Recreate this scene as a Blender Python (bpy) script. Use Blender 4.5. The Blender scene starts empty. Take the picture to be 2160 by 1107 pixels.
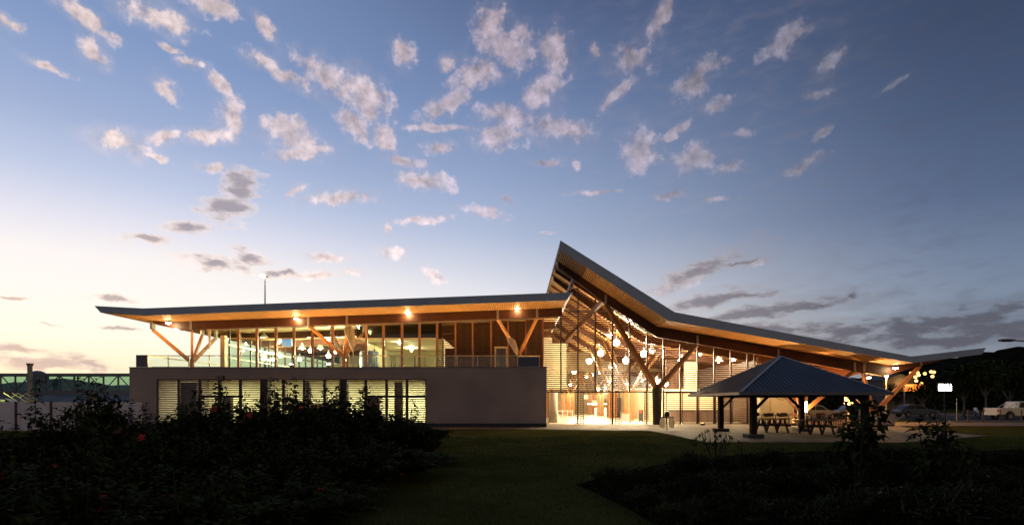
import bpy, math, random
from mathutils import Vector, Matrix, Euler
R = math.radians
random.seed(7)
C = bpy.context.scene.collection
scn = bpy.context.scene
# ------------------------------------------------------------------ camera, world, sun, exposure
F, CX, HY, EYE = 1150.0, 1090.0, 848.0, 1.7       # focal length in photo pixels, vanishing point, eye height
def X(px, Y): return (px - CX) * Y / F
def Z(py, Y): return EYE + (HY - py) * Y / F
def GY(py): return EYE * F / (py - HY)             # distance of a ground point seen at row py
cam_d = bpy.data.cameras.new('camera'); cam = bpy.data.objects.new('camera', cam_d); C.objects.link(cam)
cam.location = (0, 0, EYE); cam.rotation_euler = (R(90), 0, 0)
cam_d.sensor_width = 36; cam_d.lens = F / 2160 * 36
cam_d.shift_x = -(CX - 1080) / 2160; cam_d.shift_y = (HY - 553.5) / 2160
cam_d.clip_start = 0.1; cam_d.clip_end = 12000
scn.camera = cam
scn.view_settings.view_transform = 'Standard'; scn.view_settings.look = 'None'
scn.view_settings.exposure = 0; scn.view_settings.gamma = 1
scn.cycles.use_denoising = True
scn.cycles.max_bounces = 6; scn.cycles.diffuse_bounces = 3; scn.cycles.glossy_bounces = 2
scn.cycles.transparent_max_bounces = 12; scn.cycles.sample_clamp_indirect = 4
scn.cycles.caustics_reflective = False; scn.cycles.caustics_refractive = False

def lin(c):
    return tuple(((v/255)/12.92 if v/255 <= .04045 else ((v/255+.055)/1.055)**2.4) for v in c)
class NT:
    def __init__(s, tree): s.t = tree; s.n = tree.nodes; s.l = tree.links
    def new(s, typ, ins=None, **kw):
        n = s.n.new(typ)
        for k, v in kw.items(): setattr(n, k, v)
        for k, v in (ins or {}).items():
            if hasattr(v, 'is_output'): s.l.new(v, n.inputs[k])
            else: n.inputs[k].default_value = v
        return n
    def math(s, op, a, b=0.0, c=0.0, clamp=False): 
        return s.new('ShaderNodeMath', {0: a, 1: b, 2: c}, operation=op, use_clamp=clamp).outputs[0]
    def vmath(s, op, a, b=(0,0,0)):
        return s.new('ShaderNodeVectorMath', {0: a, 1: b}, operation=op)
    def rng(s, v, a, b, c=0.0, d=1.0, interp='SMOOTHSTEP'):
        return s.new('ShaderNodeMapRange', {'Value': v, 'From Min': a, 'From Max': b, 'To Min': c, 'To Max': d}, interpolation_type=interp).outputs['Result']
    def mix(s, f, a, b, blend='MIX'):
        return s.new('ShaderNodeMix', {'Factor': f, 6: a, 7: b}, data_type='RGBA', blend_type=blend).outputs[2]
    def ramp(s, fac, stops):
        n = s.new('ShaderNodeValToRGB', {'Fac': fac}); e = n.color_ramp.elements
        while len(e) < len(stops): e.new(.5)
        for k, (p, c) in enumerate(sorted(stops, key=lambda q: q[0])):
            e[k].position = p; e[k].color = (*c[:3], 1)
        return n.outputs['Color']
def c4(c): return (*c, 1)

world = bpy.data.worlds.new('World'); scn.world = world; world.use_nodes = True
def build_world():
    nt = NT(world.node_tree); nt.n.clear()
    SUN_AZ = -43
    tc = nt.new('ShaderNodeTexCoord'); d = tc.outputs['Generated']
    sp = nt.new('ShaderNodeSeparateXYZ', {0: d})
    x, y, z = sp.outputs
    az = nt.math('ARCTAN2', x, y); el = nt.math('ARCSINE', z)
    def zs(px, py):
        u, v = (px-CX)/F, (HY-py)/F
        return v/math.sqrt(u*u+1+v*v)
    zc = nt.math('MAXIMUM', z, 0.0)
    def column(px, samples, top):
        st = [(zs(px, py), (lin(c) if max(c) > 3 else c)) for py, c in samples] + [(1.0, lin(top))]
        return nt.ramp(zc, st)
    L = column(50, [(848,(1.0,.82,.50)),(770,(1.0,.93,.64)),(700,(1.0,.985,.82)),(600,(1.0,.96,.905)),(520,(252,246,244)),(430,(227,227,241)),(330,(192,203,230)),(200,(160,177,213)),(0,(130,154,197))], (52,70,108))
    M = column(1080, [(848,(238,224,215)),(740,(252,244,234)),(690,(246,242,240)),(620,(222,224,234)),(500,(172,186,214)),(400,(148,166,201)),(200,(110,131,172)),(0,(82,99,137))], (48,62,98))
    Rr = column(2100, [(848,(112,116,126)),(740,(130,138,152)),(650,(128,142,162)),(550,(114,130,156)),(400,(86,103,135)),(200,(69,85,117)),(0,(58,72,101))], (44,56,88))
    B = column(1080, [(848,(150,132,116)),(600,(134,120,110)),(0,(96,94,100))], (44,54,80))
    da = nt.math('ABSOLUTE', nt.math('SUBTRACT', az, R(SUN_AZ)))
    da = nt.math('MINIMUM', da, nt.math('SUBTRACT', 2*math.pi, da))
    f1 = nt.rng(da, R(6), R(54)); f2 = nt.rng(da, R(36), R(88)); f3 = nt.rng(da, R(88), R(140))
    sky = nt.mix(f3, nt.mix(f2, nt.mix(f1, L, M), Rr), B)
    nish = nt.new('ShaderNodeTexSky', sky_type='NISHITA', sun_disc=False, sun_elevation=R(1.0), sun_rotation=R(SUN_AZ))
    # ---- clouds: soft ellipses by azimuth and elevation, torn by noise
    P = nt.new('ShaderNodeCombineXYZ', {0: az, 1: el, 2: 0.0}).outputs[0]
    n1 = nt.new('ShaderNodeTexNoise', {'Vector': d, 'Scale': 22.0, 'Detail': 3.0, 'Roughness': .6})
    w = nt.vmath('SCALE', nt.vmath('SUBTRACT', n1.outputs['Color'], (.5,.5,.5)).outputs[0]); w.inputs['Scale'].default_value = .036
    Pw = nt.vmath('MULTIPLY', w.outputs[0], (1,.7,0)).outputs[0]; Pw = nt.vmath('ADD', P, Pw).outputs[0]
    def blobs(lst, src):
        cur = None
        for (px, py, rx, ry, rot) in lst:
            u, v = (px-CX)/F, (HY-py)/F; q = 1+u*u
            a0, e0 = math.atan(u), math.atan2(v, math.sqrt(q))
            sx, sy = rx/F/q*(1.3 if py > 540 and px > 1400 else (1.5 if lst is Bl and 380 < px < 560 else 1.15)), ry/F*math.sqrt(q)/(q+v*v)*(1.45 if py > 540 and px > 1400 else (1.35 if lst is Bl and 380 < px < 560 else 1.15))
            g = nt.new('ShaderNodeTexGradient', {'Vector': src}, gradient_type='SPHERICAL'); tm = g.texture_mapping
            tm.vector_type = 'TEXTURE'; tm.translation = (a0, e0, 0); tm.rotation = (0, 0, R(-rot)); tm.scale = (sx*2, sy*2, 1)
            cur = g.outputs['Fac'] if cur is None else nt.math('MAXIMUM', cur, g.outputs['Fac'])
        cur = nt.math('MULTIPLY', nt.math('SUBTRACT', 1.0, cur), 2.0)
        return cur
    A = [(15,50,30,12,10),(180,40,70,22,20),(200,110,36,20,45),(330,35,70,30,0),(455,15,45,22,0),(360,103,28,7,0),(405,130,32,9,0),(355,190,25,14,50),(465,180,24,16,40),(490,245,26,36,-10),
      (440,285,60,13,-15),(250,300,58,24,0),(345,290,48,16,-20),(325,332,25,6,0),(615,285,58,32,15),(640,325,60,13,-12),(555,55,25,20,30),(585,150,75,17,15),(690,165,60,30,20),(775,210,50,45,30),(752,265,38,28,30),
      (812,292,30,26,30),(850,338,38,11,5),(890,380,62,20,5),(715,415,70,14,-12),(615,402,22,8,-30),(450,355,45,10,-5),(850,112,25,30,20),(940,138,14,16,0),(1035,58,36,40,0),(1075,105,55,42,0),(1005,160,55,32,-20),
      (945,220,60,24,-30),(1165,108,32,36,40),(1085,245,70,24,5),(1175,270,85,24,8),(1050,285,45,28,0),(1145,195,50,26,-20),(1330,125,38,36,10),(1300,200,35,12,-35),(1255,105,10,12,0),(1395,30,42,18,-50),(1470,165,50,24,-25),(1510,220,34,14,0),
      (1350,320,34,42,-30),(1465,335,40,28,0),(1540,352,35,11,0),(1155,343,32,8,0),(1262,405,48,5,0),(1212,352,9,9,0),(930,314,30,14,0),(925,272,60,7,-5),(1425,278,40,8,-30),(1415,412,30,9,0),(1510,420,35,6,5),
      (1655,85,52,22,-25),(1755,130,34,18,-35),(1715,200,26,12,-10),(1735,280,24,10,-20),(1570,280,22,9,0),(1690,350,42,12,-20),(890,465,50,9,-5),(1025,447,40,11,10),(820,533,26,11,0),(680,543,42,8,0),(745,573,20,7,0),
      (915,582,26,11,20),(660,580,60,8,-5),(1070,420,14,7,0),(820,480,8,12,0),(1155,492,14,4,0),(1430,596,48,14,-20),(1600,555,18,5,-15),(100,140,40,8,10),(1880,180,30,5,-20)]
    Bl = [(510,395,36,24,-35),(478,440,42,24,-25),(395,485,32,13,0),(300,505,60,9,-10),(455,553,55,12,3),(525,545,28,14,10),(600,575,40,7,0),(235,632,55,7,0),(110,765,190,20,2),(40,735,70,10,4),(190,768,60,9,8),(25,625,35,3,0),(240,693,48,4,5),
      (110,684,35,2.5,0),(1470,572,75,13,-18),(1550,556,50,4,-5),(1480,640,95,12,-10),(1600,660,125,13,-5),(1700,652,80,6,-10),(1650,695,120,13,3),(1790,705,120,14,-8),(1920,690,150,17,-8),(2060,668,140,14,-8),(2100,700,140,16,0),(2000,720,120,10,0),(1800,620,8,7,-40),(1570,625,60,5,-6)]
    dA = blobs(A, Pw); dB = blobs(Bl, Pw)
    n2 = nt.new('ShaderNodeTexNoise', {'Vector': d, 'Scale': 44.0, 'Detail': 6.0, 'Roughness': .60}).outputs['Fac']
    st = nt.vmath('MULTIPLY', P, (20, 60, 1)).outputs[0]
    n3 = nt.new('ShaderNodeTexNoise', {'Vector': st, 'Scale': 1.0, 'Detail': 6.0, 'Roughness': .6}).outputs['Fac']
    n4 = nt.new('ShaderNodeTexNoise', {'Vector': d, 'Scale': 18.0, 'Detail': 4.0, 'Roughness': .6}).outputs['Fac']
    eA = nt.math('ADD', dA, nt.math('MULTIPLY', nt.math('SUBTRACT', n2, .5), 2.6))
    eB = nt.math('ADD', dB, nt.math('MULTIPLY', nt.math('SUBTRACT', n3, .5), 3.0))
    azf1 = nt.rng(az, R(-42), R(0), interp='LINEAR'); azf2 = nt.rng(az, R(0), R(35), interp='LINEAR')
    front = nt.rng(y, .1, .3)
    veil = nt.rng(nt.math('ADD', dA, nt.math('MULTIPLY', nt.math('SUBTRACT', n4, .5), 3.2)), 1.7, .3, 0, .20)
    mA = nt.math('MULTIPLY', nt.math('MAXIMUM', nt.rng(eA, 1.2, .3, 0, .92), veil), front)
    mB = nt.math('MULTIPLY', nt.math('MAXIMUM', nt.rng(eB, 1.3, .3, 0, .9), nt.math('MULTIPLY', nt.rng(eB, 2.3, .8, 0, .35), azf2)), front)
    cadd = nt.mix(azf2, nt.mix(azf1, c4((.70,.49,.33)), c4((.39,.29,.28))), c4((.13,.13,.155)))
    cA = nt.mix(1.0, nt.mix(1.0, sky, c4((.55,.5,.5)), 'MULTIPLY'), cadd, 'ADD')
    ds = nt.vmath('ADD', d, (-.006, .004, -.009)).outputs[0]
    n2s = nt.new('ShaderNodeTexNoise', {'Vector': ds, 'Scale': 46.0, 'Detail': 4.0, 'Roughness': .6}).outputs['Fac']
    rel = nt.math('ADD', 1.0, nt.math('MULTIPLY', nt.math('SUBTRACT', n2s, n2), 1.5))      # relief: bright towards the sunset, grey away from it
    cA = nt.vmath('SCALE', cA); nt.l.new(rel, cA.inputs['Scale']); cA = cA.outputs[0]
    core = nt.math('MULTIPLY', nt.rng(eA, .9, -.3), nt.rng(n4, .40, .60))
    cA = nt.mix(nt.math('MULTIPLY', core, .8), cA, nt.mix(.5, cA, c4((.14,.15,.2)) ))
    cB = nt.mix(azf2, nt.mix(nt.rng(az, R(-41), R(-31), interp='LINEAR'), c4((.66,.50,.44)), c4((.37,.325,.37))), c4((.095,.095,.125)))
    halo = nt.mix(azf2, nt.mix(.5, cA, c4((.95,.78,.68))), cB)
    cB = nt.mix(nt.rng(eB, 1.0, .1), halo, cB)
    out = nt.mix(mA, sky, cA); out = nt.mix(mB, out, cB)
    below = nt.rng(z, -.004, .0)
    out = nt.mix(below, c4((.02,.022,.02)), out)
    out = nt.mix(1.0, out, nt.mix(1.0, nish.outputs[0], c4((.004,.004,.004)), 'MULTIPLY'), 'ADD')
    bg = nt.new('ShaderNodeBackground', {'Color': out, 'Strength': 1.0})
    o = nt.new('ShaderNodeOutputWorld'); nt.l.new(bg.outputs[0], o.inputs[0])
build_world()
world.cycles.sampling_method = 'MANUAL'; world.cycles.sample_map_resolution = 512
sd = bpy.data.lights.new('sun', 'SUN'); sun = bpy.data.objects.new('sun', sd); C.objects.link(sun)
sd.energy = .12; sd.angle = R(8); sd.color = (1, .72, .5)
sun.rotation_euler = (R(88), 0, R(180+43)); sun.location = (-100, 100, 60)
sun.rotation_euler = Vector((-math.sin(R(43)), math.cos(R(43)), .03)).to_track_quat('Z', 'Y').to_euler()

# ------------------------------------------------------------------ materials
def mat(name, col, rough=.7, metal=0.0, var=0.0, vscale=3.0, bump=0.0, bscale=20.0, emit=None, estr=0.0, spec=.5, stripe=None, trans=0.0):
    m = bpy.data.materials.new(name); m.use_nodes = True; nt = NT(m.node_tree)
    b = m.node_tree.nodes['Principled BSDF']
    b.inputs['Base Color'].default_value = c4(col); b.inputs['Roughness'].default_value = rough
    b.inputs['Metallic'].default_value = metal; b.inputs['Specular IOR Level'].default_value = spec
    tc = nt.new('ShaderNodeTexCoord').outputs['Object']
    if var:
        n = nt.new('ShaderNodeTexNoise', {'Vector': tc, 'Scale': vscale, 'Detail': 5.0, 'Roughness': .6}).outputs['Fac']
        f = nt.rng(n, .3, .7, interp='LINEAR')
        colr = nt.mix(f, c4(tuple(v*(1-var) for v in col)), c4(tuple(min(1, v*(1+var)) for v in col)))
        nt.l.new(colr, b.inputs['Base Color'])
    h = None
    if stripe:      # (axis, period) battens or seams along the surface
        ax, per, depth, dark = stripe
        s = nt.new('ShaderNodeSeparateXYZ', {0: tc}).outputs[ax]
        saw = nt.math('FRACT', nt.math('DIVIDE', s, per))
        h = nt.rng(nt.math('ABSOLUTE', nt.math('SUBTRACT', saw, .5)), .24, .34, 1, 0)
        src = b.inputs['Base Color'].links[0].from_socket if b.inputs['Base Color'].links else None
        basec = src if src else c4(col)
        mm = nt.mix(h, c4(tuple(v*dark for v in col)), basec)
        # vary each board
        wn = nt.new('ShaderNodeTexWhiteNoise', {'W': nt.math('FLOOR', nt.math('DIVIDE', s, per))}, noise_dimensions='1D').outputs['Value']
        mm = nt.mix(nt.math('MULTIPLY', wn, .35), mm, nt.mix(1.0, mm, c4((.55,.5,.45)), 'MULTIPLY'))
        nt.l.new(mm, b.inputs['Base Color'])
        bp = nt.new('ShaderNodeBump', {'Height': h, 'Strength': depth, 'Distance': .03}); nt.l.new(bp.outputs[0], b.inputs['Normal'])
    elif bump:
        n = nt.new('ShaderNodeTexNoise', {'Vector': tc, 'Scale': bscale, 'Detail': 6.0, 'Roughness': .65}).outputs['Fac']
        bp = nt.new('ShaderNodeBump', {'Height': n, 'Strength': bump, 'Distance': .05}); nt.l.new(bp.outputs[0], b.inputs['Normal'])
    if emit:
        b.inputs['Emission Color'].default_value = c4(emit); b.inputs['Emission Strength'].default_value = estr
    if trans:
        b.inputs['Transmission Weight'].default_value = trans
    return m
def glass_mat(name, tint, refl=.08):
    m = bpy.data.materials.new(name); m.use_nodes = True; nt = NT(m.node_tree); nt.n.clear()
    t = nt.new('ShaderNodeBsdfTransparent', {'Color': c4(tint)}); g = nt.new('ShaderNodeBsdfGlossy', {'Color': (1,1,1,1), 'Roughness': .02})
    fa = nt.new('ShaderNodeLayerWeight', {'Blend': .5}).outputs['Facing']
    mx = nt.new('ShaderNodeMixShader', {0: nt.math('ADD', nt.math('MULTIPLY', nt.math('POWER', fa, 5.0), .5), refl*.5, clamp=True), 1: t.outputs[0], 2: g.outputs[0]})
    o = nt.new('ShaderNodeOutputMaterial'); nt.l.new(mx.outputs[0], o.inputs[0]); return m
def cloth_mat(name, col):
    m = bpy.data.materials.new(name); m.use_nodes = True; nt = NT(m.node_tree); nt.n.clear()
    tc = nt.new('ShaderNodeTexCoord').outputs['Object']; n = nt.new('ShaderNodeTexNoise', {'Vector': tc, 'Scale': 6.0, 'Detail': 4.0}).outputs['Fac']
    c = nt.mix(nt.rng(n, .3, .7), c4(tuple(v*.85 for v in col)), c4(col))
    a = nt.new('ShaderNodeBsdfDiffuse', {'Color': c}); b = nt.new('ShaderNodeBsdfTranslucent', {'Color': c})
    mx = nt.new('ShaderNodeMixShader', {0: .6, 1: a.outputs[0], 2: b.outputs[0]}); o = nt.new('ShaderNodeOutputMaterial'); nt.l.new(mx.outputs[0], o.inputs[0]); return m
M = dict(
  fascia=mat('fascia_metal', (.42,.47,.54), .45, .0, .10, .8, spec=.5),
  rooftop=mat('roof_sheeting', (.25,.27,.30), .5, .2, .1, 1, stripe=(0,.4,.5,.7)),
  soffit=mat('timber_batten_soffit', (.62,.32,.10), .55, 0, .18, 1.2, stripe=(0,.12,1.0,.45)),
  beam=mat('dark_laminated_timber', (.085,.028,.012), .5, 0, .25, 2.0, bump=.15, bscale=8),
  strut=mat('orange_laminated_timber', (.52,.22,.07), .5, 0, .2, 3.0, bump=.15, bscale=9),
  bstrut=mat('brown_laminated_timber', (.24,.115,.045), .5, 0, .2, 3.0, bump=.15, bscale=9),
  steel=mat('galvanised_steel', (.42,.38,.32), .4, .5, .15, 4),
  mull=mat('brown_mullion', (.36,.15,.07), .45, 0, .15, 3),
  dmull=mat('dark_bronze_frame', (.07,.03,.022), .45, 0, .15, 3),
  slat=mat('louvre_timber', (.065,.030,.014), .5, 0, .3, 1.3),
  dslat=mat('window_louvre', (.055,.04,.032), .5, 0, .2, 2),
  render=mat('grey_brown_render', (.37,.285,.24), .9, 0, .16, .45, bump=.25, bscale=30),
  plinth=mat('dark_plinth', (.035,.035,.045), .8, 0, .2, 2),
  cream=mat('cream_plaster', (.74,.64,.42), .8, 0, .06, 1),
  hwall=mat('hall_wall_plaster', (.46,.37,.24), .8, 0, .1, 1),
  ceil=mat('cream_ceiling_board', (.68,.60,.38), .7, 0, .08, .5),
  brownwall=mat('brown_panelling', (.17,.085,.05), .6, 0, .25, 1.5, stripe=(0,.6,.3,.7)),
  floor=mat('polished_floor', (.36,.31,.22), .38, 0, .1, 1),
  conc=mat('concrete', (.30,.28,.24), .85, 0, .18, 2, bump=.2, bscale=25),
  dconc=mat('dark_concrete', (.05,.048,.047), .8, 0, .2, 2, bump=.2, bscale=25),
  white=mat('white_paint', (.8,.78,.72), .5, 0, .05, 2),
  yel=mat('cream_column_paint', (.75,.58,.28), .5, 0, .06, 2),
  grey=mat('grey_panel', (.14,.13,.16), .5, 0, .06, 2),
  bluegrey=mat('blue_grey_panel', (.075,.085,.13), .4, 0, .06, 2),
  black=mat('matt_black', (.015,.015,.016), .6),
  rubber=mat('tyre_rubber', (.02,.02,.02), .8),
  bglass=mat('smoked_glass', (.012,.014,.016), .08, 0, 0),
  glass=glass_mat('clear_glazing', (.93,.97,.93)),
  gglass=glass_mat('green_glazing', (.73,.85,.79)),
  sglass=glass_mat('pale_green_glazing', (.88,.95,.86)),
  dwood=mat('weathered_dark_timber', (.03,.019,.014), .9, 0, .3, 4, bump=.3, bscale=15, spec=.1),
  lwood=mat('pale_timber_plank', (.17,.13,.09), .9, 0, .3, 4, bump=.3, bscale=15, spec=.1),
  shedroof=mat('corrugated_blue_grey_steel', (.125,.135,.16), .38, .35, .15, 1.0),
  cap=mat('zinc_capping', (.30,.29,.28), .4, .4, .1, 2),
  asphalt=mat('asphalt', (.04,.038,.036), .95, 0, .25, 3, bump=.3, bscale=60, spec=.1),
  kerb=mat('kerb_concrete', (.26,.25,.23), .85, 0, .2, 2),
  fencep=mat('fence_panel_board', (.80,.68,.66), .85, 0, .10, 1.2, bump=.1, bscale=20),
  silver=mat('silver_car_paint', (.22,.22,.22), .3, .3, .05, 2),
  lamplit=mat('lamplit_white_car_paint', (.80,.70,.50), .3, .1, .05, 2),  # white pickup, with warm lamplight put into the base colour
  dcar=mat('dark_car_paint', (.09,.10,.12), .25, .3),
  alloy=mat('alloy_wheel', (.6,.58,.52), .3, .7),
  red=mat('red_petal', (.55,.03,.045), .6, 0, .3, 10),
  wpet=mat('white_petal', (.22,.22,.20), .6),
  cloth=cloth_mat('cream_banner_cloth', (.80,.66,.48)),
  bag=cloth_mat('translucent_white_bag', (.8,.74,.6)),
  ink=mat('banner_ink', (.06,.04,.04), .8),
  leafd=mat('hibiscus_leaf', (.036,.045,.014), .8, 0, .85, 2.2, spec=.02),
  leafm=mat('garden_leaf', (.032,.040,.012), .8, 0, .8, 2.5, spec=.02),
  leafy=mat('fern_frond', (.055,.07,.012), .7, 0, .3, 6, spec=.1),
  stem=mat('woody_stem', (.045,.032,.022), .9),
  bark=mat('pale_bark', (.13,.115,.095), .9, 0, .3, 4, bump=.4, bscale=12),
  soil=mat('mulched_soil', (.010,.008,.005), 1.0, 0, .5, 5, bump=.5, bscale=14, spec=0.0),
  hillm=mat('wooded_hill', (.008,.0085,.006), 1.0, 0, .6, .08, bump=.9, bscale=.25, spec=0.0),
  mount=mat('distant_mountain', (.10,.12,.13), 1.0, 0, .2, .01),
  blue=mat('blue_sign_face', (.06,.16,.42), .4, emit=(.08,.2,.5), estr=.6),
  redp=mat('red_sign_face', (.5,.04,.02), .5),
)
def emis(name, col, s):
    return mat(name, (.8,.8,.8), .5, emit=col, estr=s)
E = dict(warm=emis('warm_bulb', (1,.80,.45), 30), hot=emis('bright_lamp', (1,.86,.55), 60), cool=emis('fluorescent_tube', (1,1,.70), 9), orange=emis('sodium_bulb', (1,.47,.10), 3.2),
         signw=emis('lit_sign_face', (1,1,.95), 14), orangelow=emis('orange_lit_awning', (1,.42,.08), 1.0), mast=emis('mast_flood', (1,.86,.5), 40))

def lawn_mat():
    m = bpy.data.materials.new('lawn'); m.use_nodes = True; nt = NT(m.node_tree); b = nt.n['Principled BSDF']
    tc = nt.new('ShaderNodeTexCoord').outputs['Object']
    a = nt.new('ShaderNodeTexNoise', {'Vector': tc, 'Scale': .35, 'Detail': 5.0, 'Roughness': .6}).outputs['Fac']
    f = nt.new('ShaderNodeTexNoise', {'Vector': tc, 'Scale': 26.0, 'Detail': 4.0, 'Roughness': .7}).outputs['Fac']
    col = nt.mix(nt.rng(a, .35, .65), c4((.046,.052,.014)), c4((.082,.076,.023)))
    col = nt.mix(nt.math('MULTIPLY', nt.rng(f, .35, .7), .3), col, c4((.045,.052,.015)))
    nt.l.new(col, b.inputs['Base Color']); b.inputs['Roughness'].default_value = 1.0; b.inputs['Specular IOR Level'].default_value = 0
    bp = nt.new('ShaderNodeBump', {'Height': f, 'Strength': .15, 'Distance': .03}); nt.l.new(bp.outputs[0], b.inputs['Normal'])
    return m
def paving_mat():
    m = bpy.data.materials.new('paving'); m.use_nodes = True; nt = NT(m.node_tree); b = nt.n['Principled BSDF']
    tc = nt.new('ShaderNodeTexCoord').outputs['Object']
    br = nt.new('ShaderNodeTexBrick', {'Vector': tc, 'Color1': c4((.20,.155,.105)), 'Color2': c4((.25,.195,.13)), 'Mortar': c4((.07,.06,.05)), 'Scale': 1.0, 'Mortar Size': .012, 'Brick Width': 1.2, 'Row Height': 1.2}, offset=0)
    a = nt.new('ShaderNodeTexNoise', {'Vector': tc, 'Scale': .9, 'Detail': 6.0, 'Roughness': .65}).outputs['Fac']
    col = nt.mix(nt.rng(a, .3, .75), nt.mix(1.0, br.outputs[0], c4((.62,.6,.56)), 'MULTIPLY'), br.outputs[0])
    nt.l.new(col, b.inputs['Base Color']); b.inputs['Roughness'].default_value = .75; b.inputs['Specular IOR Level'].default_value = .2
    return m
M['lawn'] = lawn_mat(); M['paving'] = paving_mat()

# ------------------------------------------------------------------ mesh builder and tagging
class MB:
    def __init__(s): s.v = []; s.f = []
    def add(s, vs, fs):
        o = len(s.v); s.v += [tuple(p) for p in vs]; s.f += [tuple(i+o for i in f) for f in fs]; return s
    def box(s, x0, x1, y0, y1, z0, z1):
        return s.add([(x0,y0,z0),(x1,y0,z0),(x1,y1,z0),(x0,y1,z0),(x0,y0,z1),(x1,y0,z1),(x1,y1,z1),(x0,y1,z1)],
                     [(3,2,1,0),(4,5,6,7),(0,1,5,4),(1,2,6,5),(2,3,7,6),(3,0,4,7)])
    def cbox(s, c, d): return s.box(c[0]-d[0]/2, c[0]+d[0]/2, c[1]-d[1]/2, c[1]+d[1]/2, c[2]-d[2]/2, c[2]+d[2]/2)
    def bar(s, p, q, w, h, up=(0,0,1), taper=1.0):
        p, q = Vector(p), Vector(q); d = (q-p).normalized(); u = Vector(up)
        if abs(d.dot(u)) > .98: u = Vector((0,1,0))
        a = d.cross(u).normalized(); b = a.cross(d).normalized()
        vs = []
        for c, k in ((p,1.0),(q,taper)):
            for sa, sb in ((-1,-1),(1,-1),(1,1),(-1,1)): vs.append(c + a*sa*w/2*k + b*sb*h/2*k)
        return s.add(vs, [(3,2,1,0),(4,5,6,7),(0,1,5,4),(1,2,6,5),(2,3,7,6),(3,0,4,7)])
    def tube(s, pts, rs, n=8, cap=True):
        pts = [Vector(p) for p in pts]
        if not hasattr(rs, '__len__'): rs = [rs]*len(pts)
        rings = []
        for i, p in enumerate(pts):
            d = (pts[min(i+1, len(pts)-1)] - pts[max(i-1, 0)]).normalized()
            u = Vector((0,0,1)) if abs(d.z) < .9 else Vector((1,0,0))
            a = d.cross(u).normalized(); b = d.cross(a).normalized()
            rings.append([p + (a*math.cos(t)+b*math.sin(t))*rs[i] for t in [2*math.pi*k/n for k in range(n)]])
        vs = [v for r in rings for v in r]; fs = []
        for i in range(len(pts)-1):
            for k in range(n): fs.append((i*n+k, i*n+(k+1)%n, (i+1)*n+(k+1)%n, (i+1)*n+k))
        if cap: fs.append(tuple(range(n-1,-1,-1))); fs.append(tuple((len(pts)-1)*n+k for k in range(n)))
        return s.add(vs, fs)
    def lathe(s, c, prof, n=16):      # prof: (radius, z)
        vs = []; fs = []
        for r, z in prof:
            for k in range(n): t = 2*math.pi*k/n; vs.append((c[0]+r*math.cos(t), c[1]+r*math.sin(t), c[2]+z))
        for i in range(len(prof)-1):
            for k in range(n): fs.append((i*n+k, i*n+(k+1)%n, (i+1)*n+(k+1)%n, (i+1)*n+k))
        return s.add(vs, fs)
    def ball(s, c, r, n=10, m=6, sz=1.0):
        prof = [(max(1e-4, r*math.sin(math.pi*i/m)), -r*sz*math.cos(math.pi*i/m)) for i in range(m+1)]
        return s.lathe(c, prof, n)
    def prism(s, poly, y0, y1, axis='y'):
        n = len(poly)
        if axis == 'y': vs = [(a,y0,b) for a,b in poly] + [(a,y1,b) for a,b in poly]
        elif axis == 'x': vs = [(y0,a,b) for a,b in poly] + [(y1,a,b) for a,b in poly]
        else: vs = [(a,b,y0) for a,b in poly] + [(a,b,y1) for a,b in poly]
        return s.add(vs, [tuple(range(n)), tuple(range(2*n-1,n-1,-1))] + [(i, i+n, (i+1)%n+n, (i+1)%n) for i in range(n)])
    def build(s, name, m, parent=None, world=False, smooth=False, label=None, bevel=0):
        me = bpy.data.meshes.new(name); me.from_pydata(s.v, [], s.f); me.update()
        me.materials.append(m if not isinstance(m, str) else M[m])
        if smooth:
            for p in me.polygons: p.use_smooth = True
        o = bpy.data.objects.new(name, me); C.objects.link(o)
        if parent is not None:
            o.parent = parent
            if world:
                l = Vector((0,0,0)); q = parent
                while q is not None: l += q.location; q = q.parent
                o.location = -l
        if bevel:
            b = o.modifiers.new('bevel', 'BEVEL'); b.width = bevel; b.segments = 2; b.limit_method = 'ANGLE'
        if label: o['label'] = label
        return o
def tag(o, label=None, cat=None, group=None, kind=None):
    if label: o['label'] = label
    if cat: o['category'] = cat
    if group: o['group'] = group
    if kind: o['kind'] = kind
    return o
def thing(name, label, cat, loc=(0,0,0), rz=0, group=None):
    o = bpy.data.objects.new(name, None); C.objects.link(o); o.empty_display_size = .3
    o.location = loc; o.rotation_euler = (0,0,rz); return tag(o, label, cat, group)
KIDS = {}
def copy_tree(o, loc=None, rz=None, scale=None, label=None, group=None, parent=None):
    c = o.copy(); C.objects.link(c)
    if parent is not None: c.parent = parent
    for ch in list(o.children): copy_tree(ch, parent=c)
    if loc is not None: c.location = loc
    if rz is not None: c.rotation_euler = (0,0,rz)
    if scale is not None: c.scale = scale if hasattr(scale, '__len__') else (scale,)*3
    if label: c['label'] = label
    if group: c['group'] = group
    return c
def light(name, kind, loc, power, color, parent=None, size=.1, spot=None, rot=None, sizey=None):
    d = bpy.data.lights.new(name, kind); d.energy = power; d.color = color
    if kind == 'AREA':
        d.shape = 'RECTANGLE'; d.size = size; d.size_y = sizey or size
    else: d.shadow_soft_size = size
    if kind == 'SPOT': d.spot_size = R(spot or 120); d.spot_blend = .6
    o = bpy.data.objects.new(name, d); C.objects.link(o); o.location = loc
    if rot: o.rotation_euler = rot
    if parent is not None: o.parent = parent
    return o
WARM = (1,.80,.50); ORG = (1,.50,.15); COOL = (1,.98,.66)

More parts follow.
